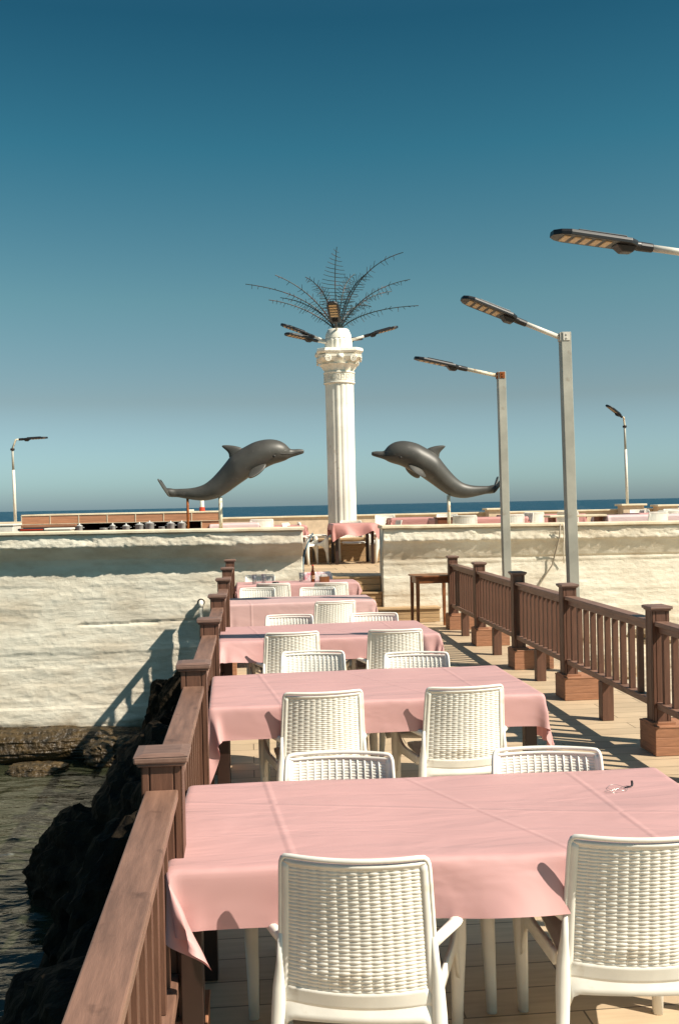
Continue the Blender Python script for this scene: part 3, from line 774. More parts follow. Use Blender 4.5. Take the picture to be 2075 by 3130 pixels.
# ------------------------------------------------------------------ things on the tables
TT = H + .0045
def tumbler(loc, label):
    mb = MB(); mb.lathe([(.027, 0), (.029, .002), (.036, .14), (.034, .14), (.027, .012), (.001, .011)], 24, cap=True)
    o = mb.build('drinking_glass', M['glass'], smooth=True); o.location = loc
    return tag(o, label, 'glass', 'drinking glasses on the last deck table')
tumbler((.06, 14.66, TT), 'clear tall drinking glass, leftmost of the two side by side near the railing')
tumbler((.20, 14.74, TT), 'clear tall drinking glass between its left neighbour and the ashtray')
tumbler((.76, 14.86, TT), 'clear drinking glass standing just left of the brown beer bottle')
b = empty('beer_bottle', (.925, 14.72, TT), label='brown glass beer bottle standing upright on the last pink table', cat='bottle')
MB().lathe([(.001, .001), (.029, .0), (.031, .004), (.031, .135), (.028, .155), (.017, .185), (.0135, .21), (.0125, .245), (.0145, .246), (.0145, .252), (.001, .2525)], 24, cap=False).build('bottle_glass', M['amber'], b, smooth=True)
MB().lathe([(.0315, .05), (.0318, .051), (.0318, .105), (.0315, .106)], 24, cap=False).build('paper_label', mat('bottle_label', (.55, .42, .25), .6, .3, col2=(.25, .05, .03), vscale=60), b, smooth=True)
MB().lathe([(.0155, .242), (.0165, .244), (.0150, .2575), (.001, .258)], 18, cap=False).build('crown_cap', M['redp'], b, smooth=True)
nb = empty('napkin_box', (1.09, 14.70, TT), R(4), label='small dark wooden box of white paper napkins right of the beer bottle', cat='napkin holder')
mb = MB(); mb.b2(-.07, .07, -.05, -.042, 0, .085); mb.b2(-.07, .07, .042, .05, 0, .085); mb.b2(-.07, -.062, -.0418, .0418, 0, .085); mb.b2(.062, .07, -.0418, .0418, 0, .085); mb.b2(-.0618, .0618, -.0418, .0418, 0.001, .01)
mb.build('box', M['varnished'], nb, bevel=.002)
mb = MB()
for k in range(7): mb.box((-.042 + .014 * k, 0, .062 + .006 * math.sin(k * 2)), (.009, .07, .1), .05 * math.sin(k))
mb.build('napkins', M['cloth_white'], nb)
mb = MB(); mb.lathe([(.03, 0), (.045, .003), (.05, .028), (.044, .028), (.038, .010), (.001, .009)], 20)
o = mb.build('ashtray', M['black'], smooth=True); o.location = (.37, 14.60, TT); tag(o, 'small round dark ashtray on the last pink table', 'ashtray')
# printed cloth draped over the back of the chair behind the bottle
P = cloth(.20, .03, .862, (.02, .02, .12, .12), s=.02, seed=4, steps=120, iters=5)
o = cloth_obj('draped_cloth', P, M['cloth_print'], (1.04, 15.44, 0), 0, 'white cloth with pink print draped over the chair back behind the beer bottle', cat='cloth')
# table cloth clip near the right corner of the front table
c = empty('tablecloth_clip', (1.45, 3.80, TT), R(20), label='small steel cloth clip with thin wire lying on the front pink table', cat='clip')
c.scale = (.72, .72, .72)
MB().sweep([(.0, 0, .004), (.05, .0, .005), (.062, .01, .012), (.066, .018, .028)], [.006, .007, .007, .006], [.002, .0025, .0025, .0025], n=8).build('clip_blade', M['black'], c, smooth=True)
pts = [(.0 - .05 * (1 - math.cos(t * .42)), .055 * math.sin(t * .42), .003 + .008 * abs(math.sin(t * .5))) for t in range(16)] + [(-.10, -.01, .003), (-.14, .0, .003), (-.15, -.03, .003), (-.09, -.05, .003)]
MB().sweep(pts, .0011, n=6).build('wire', M['steel'], c, smooth=True)
# varnished side table by the right railing
t = empty('side_table', (2.74, 15.0, 0), R(3), label='small brown varnished wooden side table standing empty by the steps', cat='side table')
MB().b2(-.30, .30, -.25, .25, .785, .81).build('tabletop', M['varnished'], t, bevel=.006)
mb = MB(); mb.b2(-.25, .25, -.213, -.193, .69, .784); mb.b2(-.25, .25, .193, .213, .69, .784); mb.b2(-.265, -.245, -.19, .19, .69, .784); mb.b2(.245, .265, -.19, .19, .69, .784)
mb.build('apron', M['varnished'], t)
for sx in (-1, 1):
    for sy in (-1, 1):
        MB().sweep([(sx * .25, sy * .2, .783), (sx * .25, sy * .2, .55), (sx * .255, sy * .205, .001)], [.028, .028, .02], n=8, sq=6, up=(0, 1, 0)).build('leg', M['varnished'], t)

# ------------------------------------------------------------------ lamps
def lamp_head(root, M0, L=.78, W=.13):
    """LED head along local +X of matrix M0 starting at its socket; returns nothing"""
    def T(p): return M0 @ Vector(p)
    mb = MB()
    outl = [(.14, -.075), (.20, -W * .93), (.66, -W), (.73, -W * .8), (.775, -W * .35), (.775, W * .35), (.73, W * .8), (.66, W), (.20, W * .93), (.14, .075)]
    zt, zb = .022, -.016
    n = len(outl)
    vs = [T((x, y * .9, zt + .010 * (1 - (abs(x - .45) / .35) ** 2))) for x, y in outl] + [T((x, y, zt - .015)) for x, y in outl] + [T((x, y, zb)) for x, y in outl]
    fs = [tuple(range(n)), tuple(range(3 * n - 1, 2 * n - 1, -1))]
    for k in range(n):
        k2 = (k + 1) % n
        fs += [(k, k2, n + k2, n + k), (n + k, n + k2, 2 * n + k2, 2 * n + k)]
    mb.add(vs, fs)
    for k in range(6): # cooling fins
        y = -.09 + .036 * k
        mb.add([T(p) for p in ((.22, y - .003, zt + .0), (.62, y - .003, zt + .0), (.62, y + .003, zt + .0), (.22, y + .003, zt + .0), (.24, y - .003, zt + .02), (.60, y - .003, zt + .02), (.60, y + .003, zt + .02), (.24, y + .003, zt + .02))],
               [(0, 1, 5, 4), (1, 2, 6, 5), (2, 3, 7, 6), (3, 0, 4, 7), (4, 5, 6, 7)])
    h = mb.build('lamp_head', M['black'], root, bevel=.006)
    mb = MB()
    mb.sweep([T((.0, 0, 0)), T((.10, 0, 0)), T((.16, 0, 0))], [.034, .036, .05], [.034, .036, .03], n=12)
    vs = [T(p) for p in ((.13, -.06, -.01), (.30, -.07, -.018), (.30, .07, -.018), (.13, .06, -.01), (.16, -.045, -.06), (.24, -.05, -.066), (.24, .05, -.066), (.16, .045, -.06))]
    mb.add(vs, [(0, 1, 5, 4), (1, 2, 6, 5), (2, 3, 7, 6), (3, 0, 4, 7), (4, 5, 6, 7), (0, 3, 2, 1)])
    mb.build('socket', M['black'], h, bevel=.008)
    for k in range(5):
        x = .335 + .078 * k
        vs = [T(p) for p in ((x, -W * .62, zb - .001), (x + .052, -W * .62, zb - .001), (x + .052, W * .62, zb - .001), (x, W * .62, zb - .001), (x + .004, -W * .59, zb - .007), (x + .048, -W * .59, zb - .007), (x + .048, W * .59, zb - .007), (x + .004, W * .59, zb - .007))]
        MB().add(vs, [(0, 1, 5, 4), (1, 2, 6, 5), (2, 3, 7, 6), (3, 0, 4, 7), (4, 5, 6, 7), (0, 3, 2, 1)]).build('led_strip', M['led'], h)
def arm_matrix(p, az, tilt, rollx=0):
    return Matrix.Translation(p) @ Matrix.Rotation(az, 4, 'Z') @ Matrix.Rotation(-tilt, 4, 'Y') @ Matrix.Rotation(rollx, 4, 'X')
def street_lamp(loc, h, az, tilt, armL, label, clampm, roll, lean=-R(.9), w_=.056):
    root = empty('street_lamp', loc, 0, lean, label, 'street lamp', 'grey square pole lamps along the right side of the deck')
    MB().b2(-w_, w_, -w_, w_, 0, h).build('pole', M['grey_pole'], root, bevel=.006)
    mb = MB(); mb.b2(-w_ - .05, w_ + .05, -w_ - .05, w_ + .05, 0, .012)
    mb.build('base_plate', M['grey_pole'], root)
    d = Vector((math.cos(az) * math.cos(tilt), math.sin(az) * math.cos(tilt), math.sin(tilt)))
    p0 = Vector((0, 0, h - .05)) + Vector((math.cos(az), math.sin(az), 0)) * (w_ + .012)
    mb = MB(); mb.box((math.cos(az) * (w_ + .004), 0, h - .05), (.012, .1, .09)); mb.box((0, -w_ - .004, h - .05), (.075, .006, .09))
    for zz in (-.02, .02): mb.box((.0, -w_ - .010, h - .05 + zz), (.016, .010, .012))
    mb.build('clamp', clampm, root)
    MB().sweep([p0 - d * .0, p0 + d * (armL + .05)], .026, n=14).build('arm', M['rust_white'] if clampm == M['rust'] else M['white_paint'], root, smooth=True)
    lamp_head(root, arm_matrix(p0 + d * armL, az, tilt, roll))
    return root
street_lamp((3.57, 10.75, -.02), 3.775, R(184), R(21.5), .40, 'grey square pole lamp with steeply raised head, middle one of the three, white clamp', M['white_paint'], R(2), lean=-R(.85))
street_lamp((3.67, 14.0, -.02), 3.775, R(182), R(12.5), .44, 'grey square pole lamp nearest the wall and column, with a rusty clamp', M['rust'], R(-4), lean=-R(.55))
street_lamp((3.60, 7.20, -.02), 3.78, R(180), R(8.5), .44, 'closest lamp, only its head and arm end reaching in at the right edge', M['white_paint'], R(-2))
def far_lamp(loc, h, az, tilt, label, m='white_paint', roll=0, dx=.22):
    root = empty('harbour_lamp', loc, 0, -R(1.0), label, 'street lamp')
    MB().sweep([(0, 0, 0), (0, 0, h * .62)], .042, n=12).build('pole', M['white_paint'], root, smooth=True)
    MB().sweep([(0, 0, h * .62), (0, 0, h - .28)], .032, n=12).build('upper_pole', M['grey_pole'], root, smooth=True)
    d = Vector((math.cos(az), math.sin(az), 0))
    p1 = Vector((0, 0, h - .28)); p2 = p1 + d * dx + Vector((0, 0, .24)); p3 = p2 + d * .1
    MB().sweep([p1 + Vector((0, 0, -.06)), p1, p2, p3], .026, n=10).build('arm', M['rust_white'], root, smooth=True)
    MB().lathe([(.05, 0), (.06, .01), (.06, .05), (.05, .06)], 12, c=(0, 0, h - .34)).build('collar', M['dark_leg'], root)
    lamp_head(root, arm_matrix(p3 - d * .02, az, tilt, roll))
    return root
far_lamp((-6.40, 28.15, 1.62), 2.30, R(2), R(2), 'slim harbour lamp at the far left above the sea, arm pointing right', dx=.10)
far_lamp((10.92, 28.0, 1.76), 2.55, R(215), R(24), 'slim harbour lamp at the far right on a stone block, small tilted head', roll=R(-20), dx=.03)

# ------------------------------------------------------------------ column with palm fronds
cx_, cy_ = 2.02, 21.5
colr = empty('column', (cx_, cy_, TZ), R(0), -R(.15), 'tall white fluted classical column crowned with metal palm fronds and lamps', 'column')
mb = MB()
for q in range(4): mb.b2(-.86, .86, -.86, .86, .002 + q * .112, .002 + q * .112 + .108)
mb.b2(-.85, .85, -.85, .85, .002, .447); mb.b2(-.9, .9, -.9, .9, .448, .485)
mb.build('timber_base', M['pale_wood'], colr, bevel=.004)
n = 192
fl = lambda th, i: .955 + .045 * abs(math.sin(8 * th + .4))
MB().lathe([(.318, .486), (.318, .55), (.312, .56)] + [(.312 - .006 * math.sin(k / 12 * PI), .56 + (3.79 - .56) * k / 12) for k in range(13)], n, rf=lambda th, i: fl(th, i) if i > 1 else 1).build('shaft', M['stone_white'], colr)
cap = MB()
cap.lathe([(.30, 3.785), (.335, 3.79), (.342, 3.81), (.335, 3.83), (.322, 3.835), (.322, 4.0), (.335, 4.005), (.345, 4.025), (.335, 4.045), (.30, 4.05)], 64)
def bell(th, i): return 1 + (.10 * abs(math.cos(6 * th)) if i in (2, 3, 4) else (.05 * abs(math.cos(6 * th + PI / 2)) if i in (5, 6) else 0))
cap.lathe([(.30, 4.04), (.31, 4.06), (.325, 4.12), (.36, 4.17), (.40, 4.20), (.36, 4.21), (.39, 4.26), (.42, 4.30), (.42, 4.32)], 96, rf=bell)
def octo(hw, ch, z0, z1, hw1=None, cc=.03):
    hw1 = hw1 or hw
    def o(h_, z):
        c_ = ch
        pts = [(-h_ + c_, -h_), (0, -h_ + cc), (h_ - c_, -h_), (h_, -h_ + c_), (h_ - cc, 0), (h_, h_ - c_), (h_ - c_, h_), (0, h_ - cc), (-h_ + c_, h_), (-h_, h_ - c_), (-h_ + cc, 0), (-h_, -h_ + c_)]
        return [(x, y, z) for x, y in pts]
    cap.add(o(hw, z0) + o(hw1, z1), [tuple(range(11, -1, -1)), tuple(range(12, 24))] + [(k, (k + 1) % 12, 12 + (k + 1) % 12, 12 + k) for k in range(12)])
octo(.40, .13, 4.26, 4.33, .45); octo(.455, .15, 4.331, 4.385, .47); octo(.43, .14, 4.386, 4.41); octo(.47, .155, 4.411, 4.455, .50); octo(.50, .16, 4.456, 4.52, .485)
co_ = cap.build('capital', M['stone_white'], colr, bevel=.006)
# volutes and greek key on the capital
vo = MB()
for a in range(4):
    for sgn in (-1, 1):
        Mx = Matrix.Rotation(a * PI / 2, 4, 'Z')
        pts = []
        for k in range(26):
            th = k / 25 * 2.2 * 2 * PI; r_ = .075 * (1 - k / 30)
            pts.append(Mx @ Vector((sgn * (.27 + r_ * math.cos(th)), -.445, 4.29 + r_ * math.sin(th))))
        vo.sweep(pts, .014, .02, n=6, up=(Mx @ Vector((0, 1, 0))))
    Mx = Matrix.Rotation(a * PI / 2, 4, 'Z')
    vo.box((0, -.44, 4.34), (.12, .05, .10), M=Mx)
vo.build('volute', M['stone_white'], co_, smooth=True)
gk = MB()
for k in range(18):
    th0 = k * 2 * PI / 18
    for (du, z0, w_, h_) in ((-.036, 3.92, .014, .13), (0, 3.978, .072, .014), (.034, 3.935, .014, .085), (.012, 3.90, .05, .014), (-.006, 3.925, .014, .045), (.0, 3.858, .108, .014)):
        th = th0 + du / .325
        gk.box((.326 * math.cos(th), .326 * math.sin(th), z0), (.012, w_, h_), th)
gk.build('key_pattern', M['stone_white'], co_)
MB().lathe([(.30, 4.521), (.30, 4.72), (.285, 4.76)], n, rf=fl).build('upper_drum', M['stone_white'], colr)
MB().lathe([(.288, 4.761), (.275, 4.86), (.235, 4.95), (.22, 4.97), (.001, 4.98)], 48, cap=False).build('drum_top', M['stone_white'], colr, smooth=True)
# lamp arms on the column
for (az, tilt, L0, z0, rl) in ((178, 21, .24, 4.72, 0), (1, 15, .28, 4.74, 0), (204, 8, .22, 4.66, 0), (62, 8, .20, 4.80, 0), (258, 32, .02, 4.94, 0)):
    a_, t_ = R(az), R(tilt)
    d = Vector((math.cos(a_) * math.cos(t_), math.sin(a_) * math.cos(t_), math.sin(t_)))
    p0 = Vector((math.cos(a_) * .24, math.sin(a_) * .24, z0))
    MB().sweep([p0, p0 + d * (L0 + .1)], .028, n=12).build('lamp_arm', M['white_paint'], colr, smooth=True)
    lamp_head(colr, arm_matrix(p0 + d * (L0 + .05), a_, t_))
# metal palm fronds: (px offsets in metres from the crown, mid control, tip, depth of tip)
fr = [((.0, .45), (-.12, 1.15), (.02, 2.10), .05, .30), ((.25, .9), (.60, 1.65), (1.66, 1.86), -.35, .12), ((.4, .7), (.9, 1.15), (1.92, 1.32), .25, .10),
      ((.35, .6), (.8, 1.02), (1.50, 1.11), .7, .08), ((.3, .3), (.9, .55), (2.05, .56), -.2, .07), ((.1, .7), (.12, 1.3), (.52, 1.52), .5, .16),
      ((.1, .6), (.3, 1.1), (.72, 1.28), -.7, .16), ((.2, .5), (.5, .9), (.98, .75), .9, .10), ((-.15, .6), (-.3, 1.2), (-.78, 1.42), .4, .14),
      ((-.4, .6), (-.8, 1.05), (-1.58, 1.29), -.4, .08), ((-.4, .55), (-.9, 1.02), (-2.32, 1.18), .1, .06), ((-.35, .5), (-.75, .85), (-1.42, .98), .8, .08),
      ((-.4, .25), (-.85, .62), (-1.75, .70), -.3, .05), ((-.2, .5), (-.4, 1.0), (-.62, .98), -.8, .10)]
sc = .00585 / .00613
for i, (c0, c1, tip, dep, ll) in enumerate(fr):
    b0 = Vector((.03 * tip[0], .02, 0))
    A = [b0, Vector((c0[0], dep * .25, c0[1])) * .8, Vector((c1[0], dep * .6, c1[1])) * .97, Vector((tip[0], dep, tip[1]))]
    def bz(t):
        m1 = 1 - t; return A[0] * m1 ** 3 + A[1] * 3 * m1 * m1 * t + A[2] * 3 * m1 * t * t + A[3] * t ** 3
    mb = MB(); pts = [bz(k / 20) for k in range(21)]
    mb.sweep(pts, [.0175 - .008 * k / 20 for k in range(21)], n=6)
    for k in range(4, 25):
        t = k / 25; p = bz(t); tg = (bz(t + .02) - p).normalized()
        side = tg.cross(Vector((0, 1, 0))).normalized()
        ln = 1.7 * ll * (math.sin(PI * min(1, t * 1.02)) ** .7) * rnd.uniform(.7, 1.1)
        if i == 0:
            ln = .42 * math.sin(PI * min(1, .18 + t * .82)) ** .8 * (1 if t > .25 else .7)
            for sg in (-1, 1):
                q = p + side * (sg * ln) + Vector((0, 0, .05 * sg * (1 if sg > 0 else .3))) + Vector((0, rnd.uniform(-.06, .06), 0))
                mb.sweep([p, (p + q) / 2 + Vector((0, 0, -.01)), q], [.009, .008, .006], n=5)
        else:
            for sg in (-1, 1):
                if rnd.random() < .2: continue
                q = p + side * (sg * ln) * .8 + tg * ln * .7 + Vector((0, rnd.uniform(-.25, .25), -.04))
                mb.sweep([p, q], [.0072, .005], n=5)
    fo_ = mb.build('palm_frond', M['frond'], colr, loc=(0, 0, 4.97)); fo_.scale = (.85, .85, .86)

# ------------------------------------------------------------------ dolphins
def make_dolphin(label):
    root = empty('dolphin_statue', (0, 0, 0), label=label, cat='statue', group='leaping dolphin statues on the wall')
    S = .001708
    st_ = [((1472, 268), (1472, 288)), ((1462, 258), (1458, 298)), ((1420, 253), (1410, 313)), ((1380, 254), (1362, 327)), ((1345, 250), (1325, 342)), ((1322, 228), (1295, 358)),
           ((1290, 198), (1245, 375)), ((1235, 170), (1185, 392)), ((1160, 157), (1125, 418)), ((1080, 163), (1065, 450)), ((1000, 184), (1010, 478)), ((930, 218), (965, 503)),
           ((850, 262), (918, 535)), ((790, 305), (865, 570)), ((740, 365), (815, 605)), ((690, 425), (770, 637)), ((640, 480), (720, 668)), ((590, 528), (670, 695)), ((530, 570), (600, 714)),
           ((460, 594), (520, 722)), ((390, 604), (440, 715)), ((320, 607), (360, 700)), ((260, 607), (285, 686)), ((215, 600), (225, 682)), ((180, 598), (190, 668))]
    def W3(p): return Vector(((p[0] - 780) * S, 0, (985 - p[1]) * S))
    wid = [.45, .62, .72, .80, .95, 1.0, 1.0, .98, .95, .93, .93, .93, .92, .90, .88, .86, .84, .82, .78, .72, .66, .60, .62, .9, 1.1]
    mb = MB(); n = 28; vs = []; fs = []
    # resample with catmull-rom
    def cr_(a, b, c, d, t): return .5 * ((2 * b) + (c - a) * t + (2 * a - 5 * b + 4 * c - d) * t * t + (3 * b - a - 3 * c + d) * t ** 3)
    T_ = [W3(a) for a, b in st_]; B_ = [W3(b) for a, b in st_]
    rows = []
    for i in range(len(st_) - 1):
        g = lambda arr, k: arr[max(0, min(len(arr) - 1, k))]
        for q in range(4):
            t = q / 4
            rows.append((cr_(g(T_, i - 1), g(T_, i), g(T_, i + 1), g(T_, i + 2), t), cr_(g(B_, i - 1), g(B_, i), g(B_, i + 1), g(B_, i + 2), t), wid[i] * (1 - t) + wid[i + 1] * t))
    rows.append((T_[-1], B_[-1], wid[-1]))
    for (t, b, w_) in rows:
        c_ = (t + b) / 2; h = (t - b) / 2; hl = h.length
        for k in range(n):
            th = 2 * PI * k / n
            vs.append(c_ + h * math.cos(th) + Vector((0, hl * w_ * math.sin(th), 0)))
    m_ = len(rows)
    for i in range(m_ - 1):
        for k in range(n):
            k2 = (k + 1) % n; fs.append((i * n + k, i * n + k2, (i + 1) * n + k2, (i + 1) * n + k))
    fs.append(tuple(range(n - 1, -1, -1))); fs.append(tuple((m_ - 1) * n + k for k in range(n)))
    mb.add(vs, fs)
    body = mb.build('body', M['dolphin'], root, smooth=True)
    # fins: thick blades with a foil section, given outline (leading, trailing) pairs
    def blade(name, rows_, th, m, ydir=lambda t: Vector((0, 1, 0)), off=lambda t: Vector((0, 0, 0))):
        mb = MB(); vs = []; fs = []; k_ = 10
        for i, (a, b) in enumerate(rows_):
            t = i / (len(rows_) - 1); A_, B2 = W3(a) + off(t), W3(b) + off(t); yd = ydir(t)
            for k in range(k_):
                ph = 2 * PI * k / k_
                p = (A_ + B2) / 2 + (A_ - B2) / 2 * math.cos(ph) + yd * (th * (1 - .75 * t) * math.sin(ph))
                vs.append(p)
        for i in range(len(rows_) - 1):
            for k in range(k_):
                k2 = (k + 1) % k_; fs.append((i * k_ + k, i * k_ + k2, (i + 1) * k_ + k2, (i + 1) * k_ + k))
        fs.append(tuple(range(k_ - 1, -1, -1))); fs.append(tuple((len(rows_) - 1) * k_ + k for k in range(k_)))
        mb.add(vs, fs); return mb.build(name, m, root, smooth=True, sub=1)
    blade('dorsal_fin', [((925, 250), (768, 360)), ((900, 235), (766, 315)), ((868, 222), (764, 288)), ((825, 211), (752, 268)), ((775, 205), (732, 248)), ((730, 204), (712, 230)), ((706, 208), (702, 218))], .045, M['dolphin'])
    for sg in (-1, 1):
        blade('flipper', [((1120, 380), (990, 420)), ((1118, 405), (965, 445)), ((1105, 430), (950, 470)), ((1080, 455), (942, 492)), ((1045, 485), (940, 506)), ((1000, 508), (948, 515)), ((975, 514), (958, 516))], .03, M['dolphin_pale'] if False else M['dolphin'],
              off=lambda t, sg=sg: Vector((0, sg * (.15 + .20 * t), 0)), ydir=lambda t, sg=sg: Vector((0, 1, .35 * sg)).normalized())
    # flukes: two lobes spreading sideways from the end of the tail stock, swept up and back
    for sg in (-1, 1):
        mb = MB(); vs = []; fs = []; k_ = 8; nr = 7
        for i in range(nr):
            t = i / (nr - 1)
            c_ = W3((196 - 75 * t ** .9, 640 - 118 * t)) + Vector((0, sg * (.02 + .27 * t), 0))
            ch = (.10 + .05 * math.sin(PI * min(1, t * 1.1))) * (1 - t ** 3 * .85)
            up = Vector((-.45, 0, .9)); nn = Vector((.9, 0, .45))
            for k in range(k_):
                ph = 2 * PI * k / k_
                vs.append(c_ + up * (ch * math.cos(ph)) + nn * (.028 * (1 - .6 * t) * math.sin(ph)))
        for i in range(nr - 1):
            for k in range(k_):
                k2 = (k + 1) % k_; fs.append((i * k_ + k, i * k_ + k2, (i + 1) * k_ + k2, (i + 1) * k_ + k))
        fs.append(tuple(range(k_ - 1, -1, -1))); fs.append(tuple((nr - 1) * k_ + k for k in range(k_)))
        mb.add(vs, fs); mb.build('tail_fluke', M['dolphin'], root, smooth=True, sub=1)
    # mouth seam, brow crease and eye on both flanks: laid on the ellipse surface
    def surf(px, py, sg, o_=.0):
        best = None
        p = W3((px, py))
        for (t, b, w_) in rows:
            c_ = (t + b) / 2; h = (t - b) / 2; hl = h.length; hd = h / hl
            ax = Vector((hd.z, 0, -hd.x)); dd = abs((p - c_).dot(ax)); s_ = (p - c_).dot(hd) / hl
            if best is None or dd < best[0]: best = (dd, s_, hl, w_)
        s_ = max(-.98, min(.98, best[1]))
        return Vector((p.x, sg * (best[2] * best[3] * math.sqrt(1 - s_ * s_) + o_), p.z))
    for sg in (-1, 1):
        mb = MB(); mb.sweep([surf(x, y, sg, -.003) for x, y in ((1462, 276), (1430, 283), (1390, 292), (1350, 300), (1310, 302), (1270, 300), (1230, 302), (1195, 300))], [.006, .007, .007, .007, .008, .008, .007, .003], n=6)
        mb.build('mouth_line', M['dolphin_line'], body, smooth=True)
        mb = MB(); c_ = surf(1188, 322, sg, -.012)
        mb.lathe([(.001, -.026), (.014, -.022), (.024, -.010), (.027, 0), (.024, .010), (.014, .022), (.001, .026)], 12, c=tuple(c_), cap=False)
        mb.build('eye', M['dolphin_line'], body, smooth=True)
        mb = MB(); mb.sweep([surf(x, y, sg, -.004) for x, y in ((1345, 262), (1320, 262), (1290, 272), (1250, 292), (1215, 300))], [.004, .009, .010, .009, .003], n=8)
        mb.build('brow_ridge', M['dolphin'], body, smooth=True)
    return root
def pole_(root, name, x, z0, z1, r, m, y=0):
    MB().sweep([(x, y, z0), (x, y, z1)], r, n=12).build(name, m, root, smooth=True)
dl = make_dolphin('grey leaping dolphin statue facing right, on a white post above the left wall')
pole_(dl, 'support_post', -.171, 0.0, .50, .030, M['rust_white'])
dl.location = (-.276, 16.05, 1.563)
dr = copy_tree(dl, None, (3.095, 16.05, 1.527), PI, 'grey leaping dolphin statue facing left, its tail hidden by a lamp pole')
dr.scale = (.925, 1, .985)
pole_(dl, 'rusty_support_rod', -.690, 0.0, .50, .020, M['rust'])

# ------------------------------------------------------------------ terrace furniture and far parapet
far_root = empty('sea_parapet', (0, 28.2, 0), label='low plastered parapet along the far sea edge of the terrace', cat='wall')
MB().b2(-14, 16, -.12, .12, TZ + .002, 1.565).build('wall', M['plinth'], far_root)
MB().b2(-14.02, 16.02, -.17, .17, 1.567, 1.615).build('coping', M['coping'], far_root, bevel=.01)
for (x, w_, h, lab) in ((6.92, .42, 1.72, 'square capped stone block on the sea parapet, left of the middle lamp pole base'), (10.92, .62, 1.76, 'capped stone block on the sea parapet that carries the far right lamp'), (11.95, .56, 1.72, 'capped stone block at the right edge of the sea parapet')):
    r_ = empty('parapet_block', (x, 27.75, TZ), label=lab, cat='stone block', group='capped blocks on the sea parapet')
    MB().b2(-w_ / 2, w_ / 2, -.22, .22, .002, h - TZ - .06).build('block', M['plinth'], r_, bevel=.01)
    MB().b2(-w_ / 2 - .07, w_ / 2 + .07, -.28, .28, h - TZ - .058, h - TZ).build('cap', M['coping'], r_, bevel=.015)

def terr_table(x, y, rz, a, b, cl, label, clabel, seed_P, h=.80, mcl='cloth_far'):
    zf = TZ if .6 < x < 3.0 else FZ
    t = table((x, y, zf), R(rz), a - .018, b - .018, h - .006, label, 'tables on the upper terrace', leg=.03)
    cloth_obj('tablecloth', seed_P, M[mcl], (x, y, zf), R(rz), clabel, 'pink cloths on the upper terrace', sub=0)
P_main = cloth(.43, .42, .80, (.12, .14, .24, .2), s=.025, seed=31, steps=150, iters=6, wind=(1.5, -2), lift=[(-.2, -.6, .1, 0, -3, 14), (.3, -.55, .12, 3, -6, 18), (.55, -.3, .15, 6, 0, 12)])
terr_table(2.06, 19.95, 2, .43, .42, 1, 'small dark legged table standing in the gap before the column', 'crumpled short pink cloth on the table in the gap, right before the column', P_main)
P_t = cloth(.45, .42, .78, (.14, .16, .22, .2), s=.035, seed=41, steps=110, iters=5, wind=(1, 1))
P_l = cloth(.9, .42, .78, (.14, .16, .25, .2), s=.04, seed=42, steps=110, iters=5, wind=(1, 1))
tt = [(.68, 20.4, 3, 0, 'under the pink cloth left of the gap, behind the wall'), (3.45, 21.2, -2, 0, 'under a pink cloth right of the column foot'),
      (4.55, 19.6, 4, 1, 'under a pink cloth behind the right dolphin post'), (6.55, 22.0, 0, 1, 'under a pink cloth between the two tall lamp poles'),
      (9.0, 20.6, 2, 1, 'under a purple pink cloth right of the middle lamp pole'), (11.2, 22.4, -2, 1, 'under a pink cloth at the right end of the terrace'),
      (-.30, 18.9, 5, 0, 'under the bulging pale pink cloth beside the bar'), (7.6, 18.6, 0, 1, 'under a pale cloth close behind the right wall')]
for x, y, rz, k, s_ in tt:
    terr_table(x, y, rz, .9 if k else .45, .42, 1, 'terrace table ' + s_, 'pink cloth over the terrace table ' + s_.replace('under the', 'with').replace('under a', 'with')[5:].replace('cloth ', 'drape ', 1), P_l if k else P_t, h=.78, mcl='cloth_blush' if 'pale' in s_ else 'cloth_far')
tchairs = [(4.1, 18.9, -4, 'white armchair with its back to us, left of the right dolphin post on the terrace'), (5.0, 18.95, 5, 'white armchair with its back to us, between right dolphin post and nearer lamp pole'),
           (8.55, 19.9, -6, 'white armchair with its back to us before the purple pink cloth, left one'), (9.45, 19.95, 8, 'white armchair with its back to us before the purple pink cloth, right one'), (7.4, 17.95, 20, 'white armchair pushed askew close behind the right wall coping'),
           (.98, 19.75, 250, 'white armchair seen side on in the gap, left of the crumpled table'), (1.30, 20.2, 265, 'white armchair turned to the table in the gap, just left of its cloth'),
           (2.15, 20.75, 181, 'white armchair tucked under the far side of the table in the gap'), (2.75, 19.95, 95, 'white armchair right of the table in the gap'),
           (3.1, 22.2, 185, 'striped looking white chair right of the column foot'), (3.9, 21.3, 80, 'white armchair top beside the pink cloth right of the column'),
           (.20, 19.6, 10, 'white armchair top left of the gap behind the wall coping'), (4.2, 20.7, 178, 'white armchair top behind the pink cloth of the right dolphin post'),
           (5.45, 20.0, 100, 'white armchair top left of the nearer wall lamp pole'), (6.1, 21.3, 5, 'white armchair top between the two lamp poles, left one'),
           (6.9, 21.3, -6, 'white armchair top between the two lamp poles, right one'), (8.2, 20.9, 80, 'white armchair top just right of the middle lamp pole'),
           (8.8, 21.6, 178, 'white armchair facing us behind the purple pink cloth, left one'), (9.6, 21.6, 182, 'white armchair facing us behind the purple pink cloth, right one'),
           (10.2, 21.0, 95, 'white armchair top below the far right lamp'), (11.0, 23.4, 180, 'white armchair top at the right end of the terrace')]
for x, y, a, lab in tchairs:
    c_ = copy_tree(proto, None, (x, y, TZ if .6 < x < 2.99 else FZ), R(a), lab, 'white armchairs on the upper terrace')
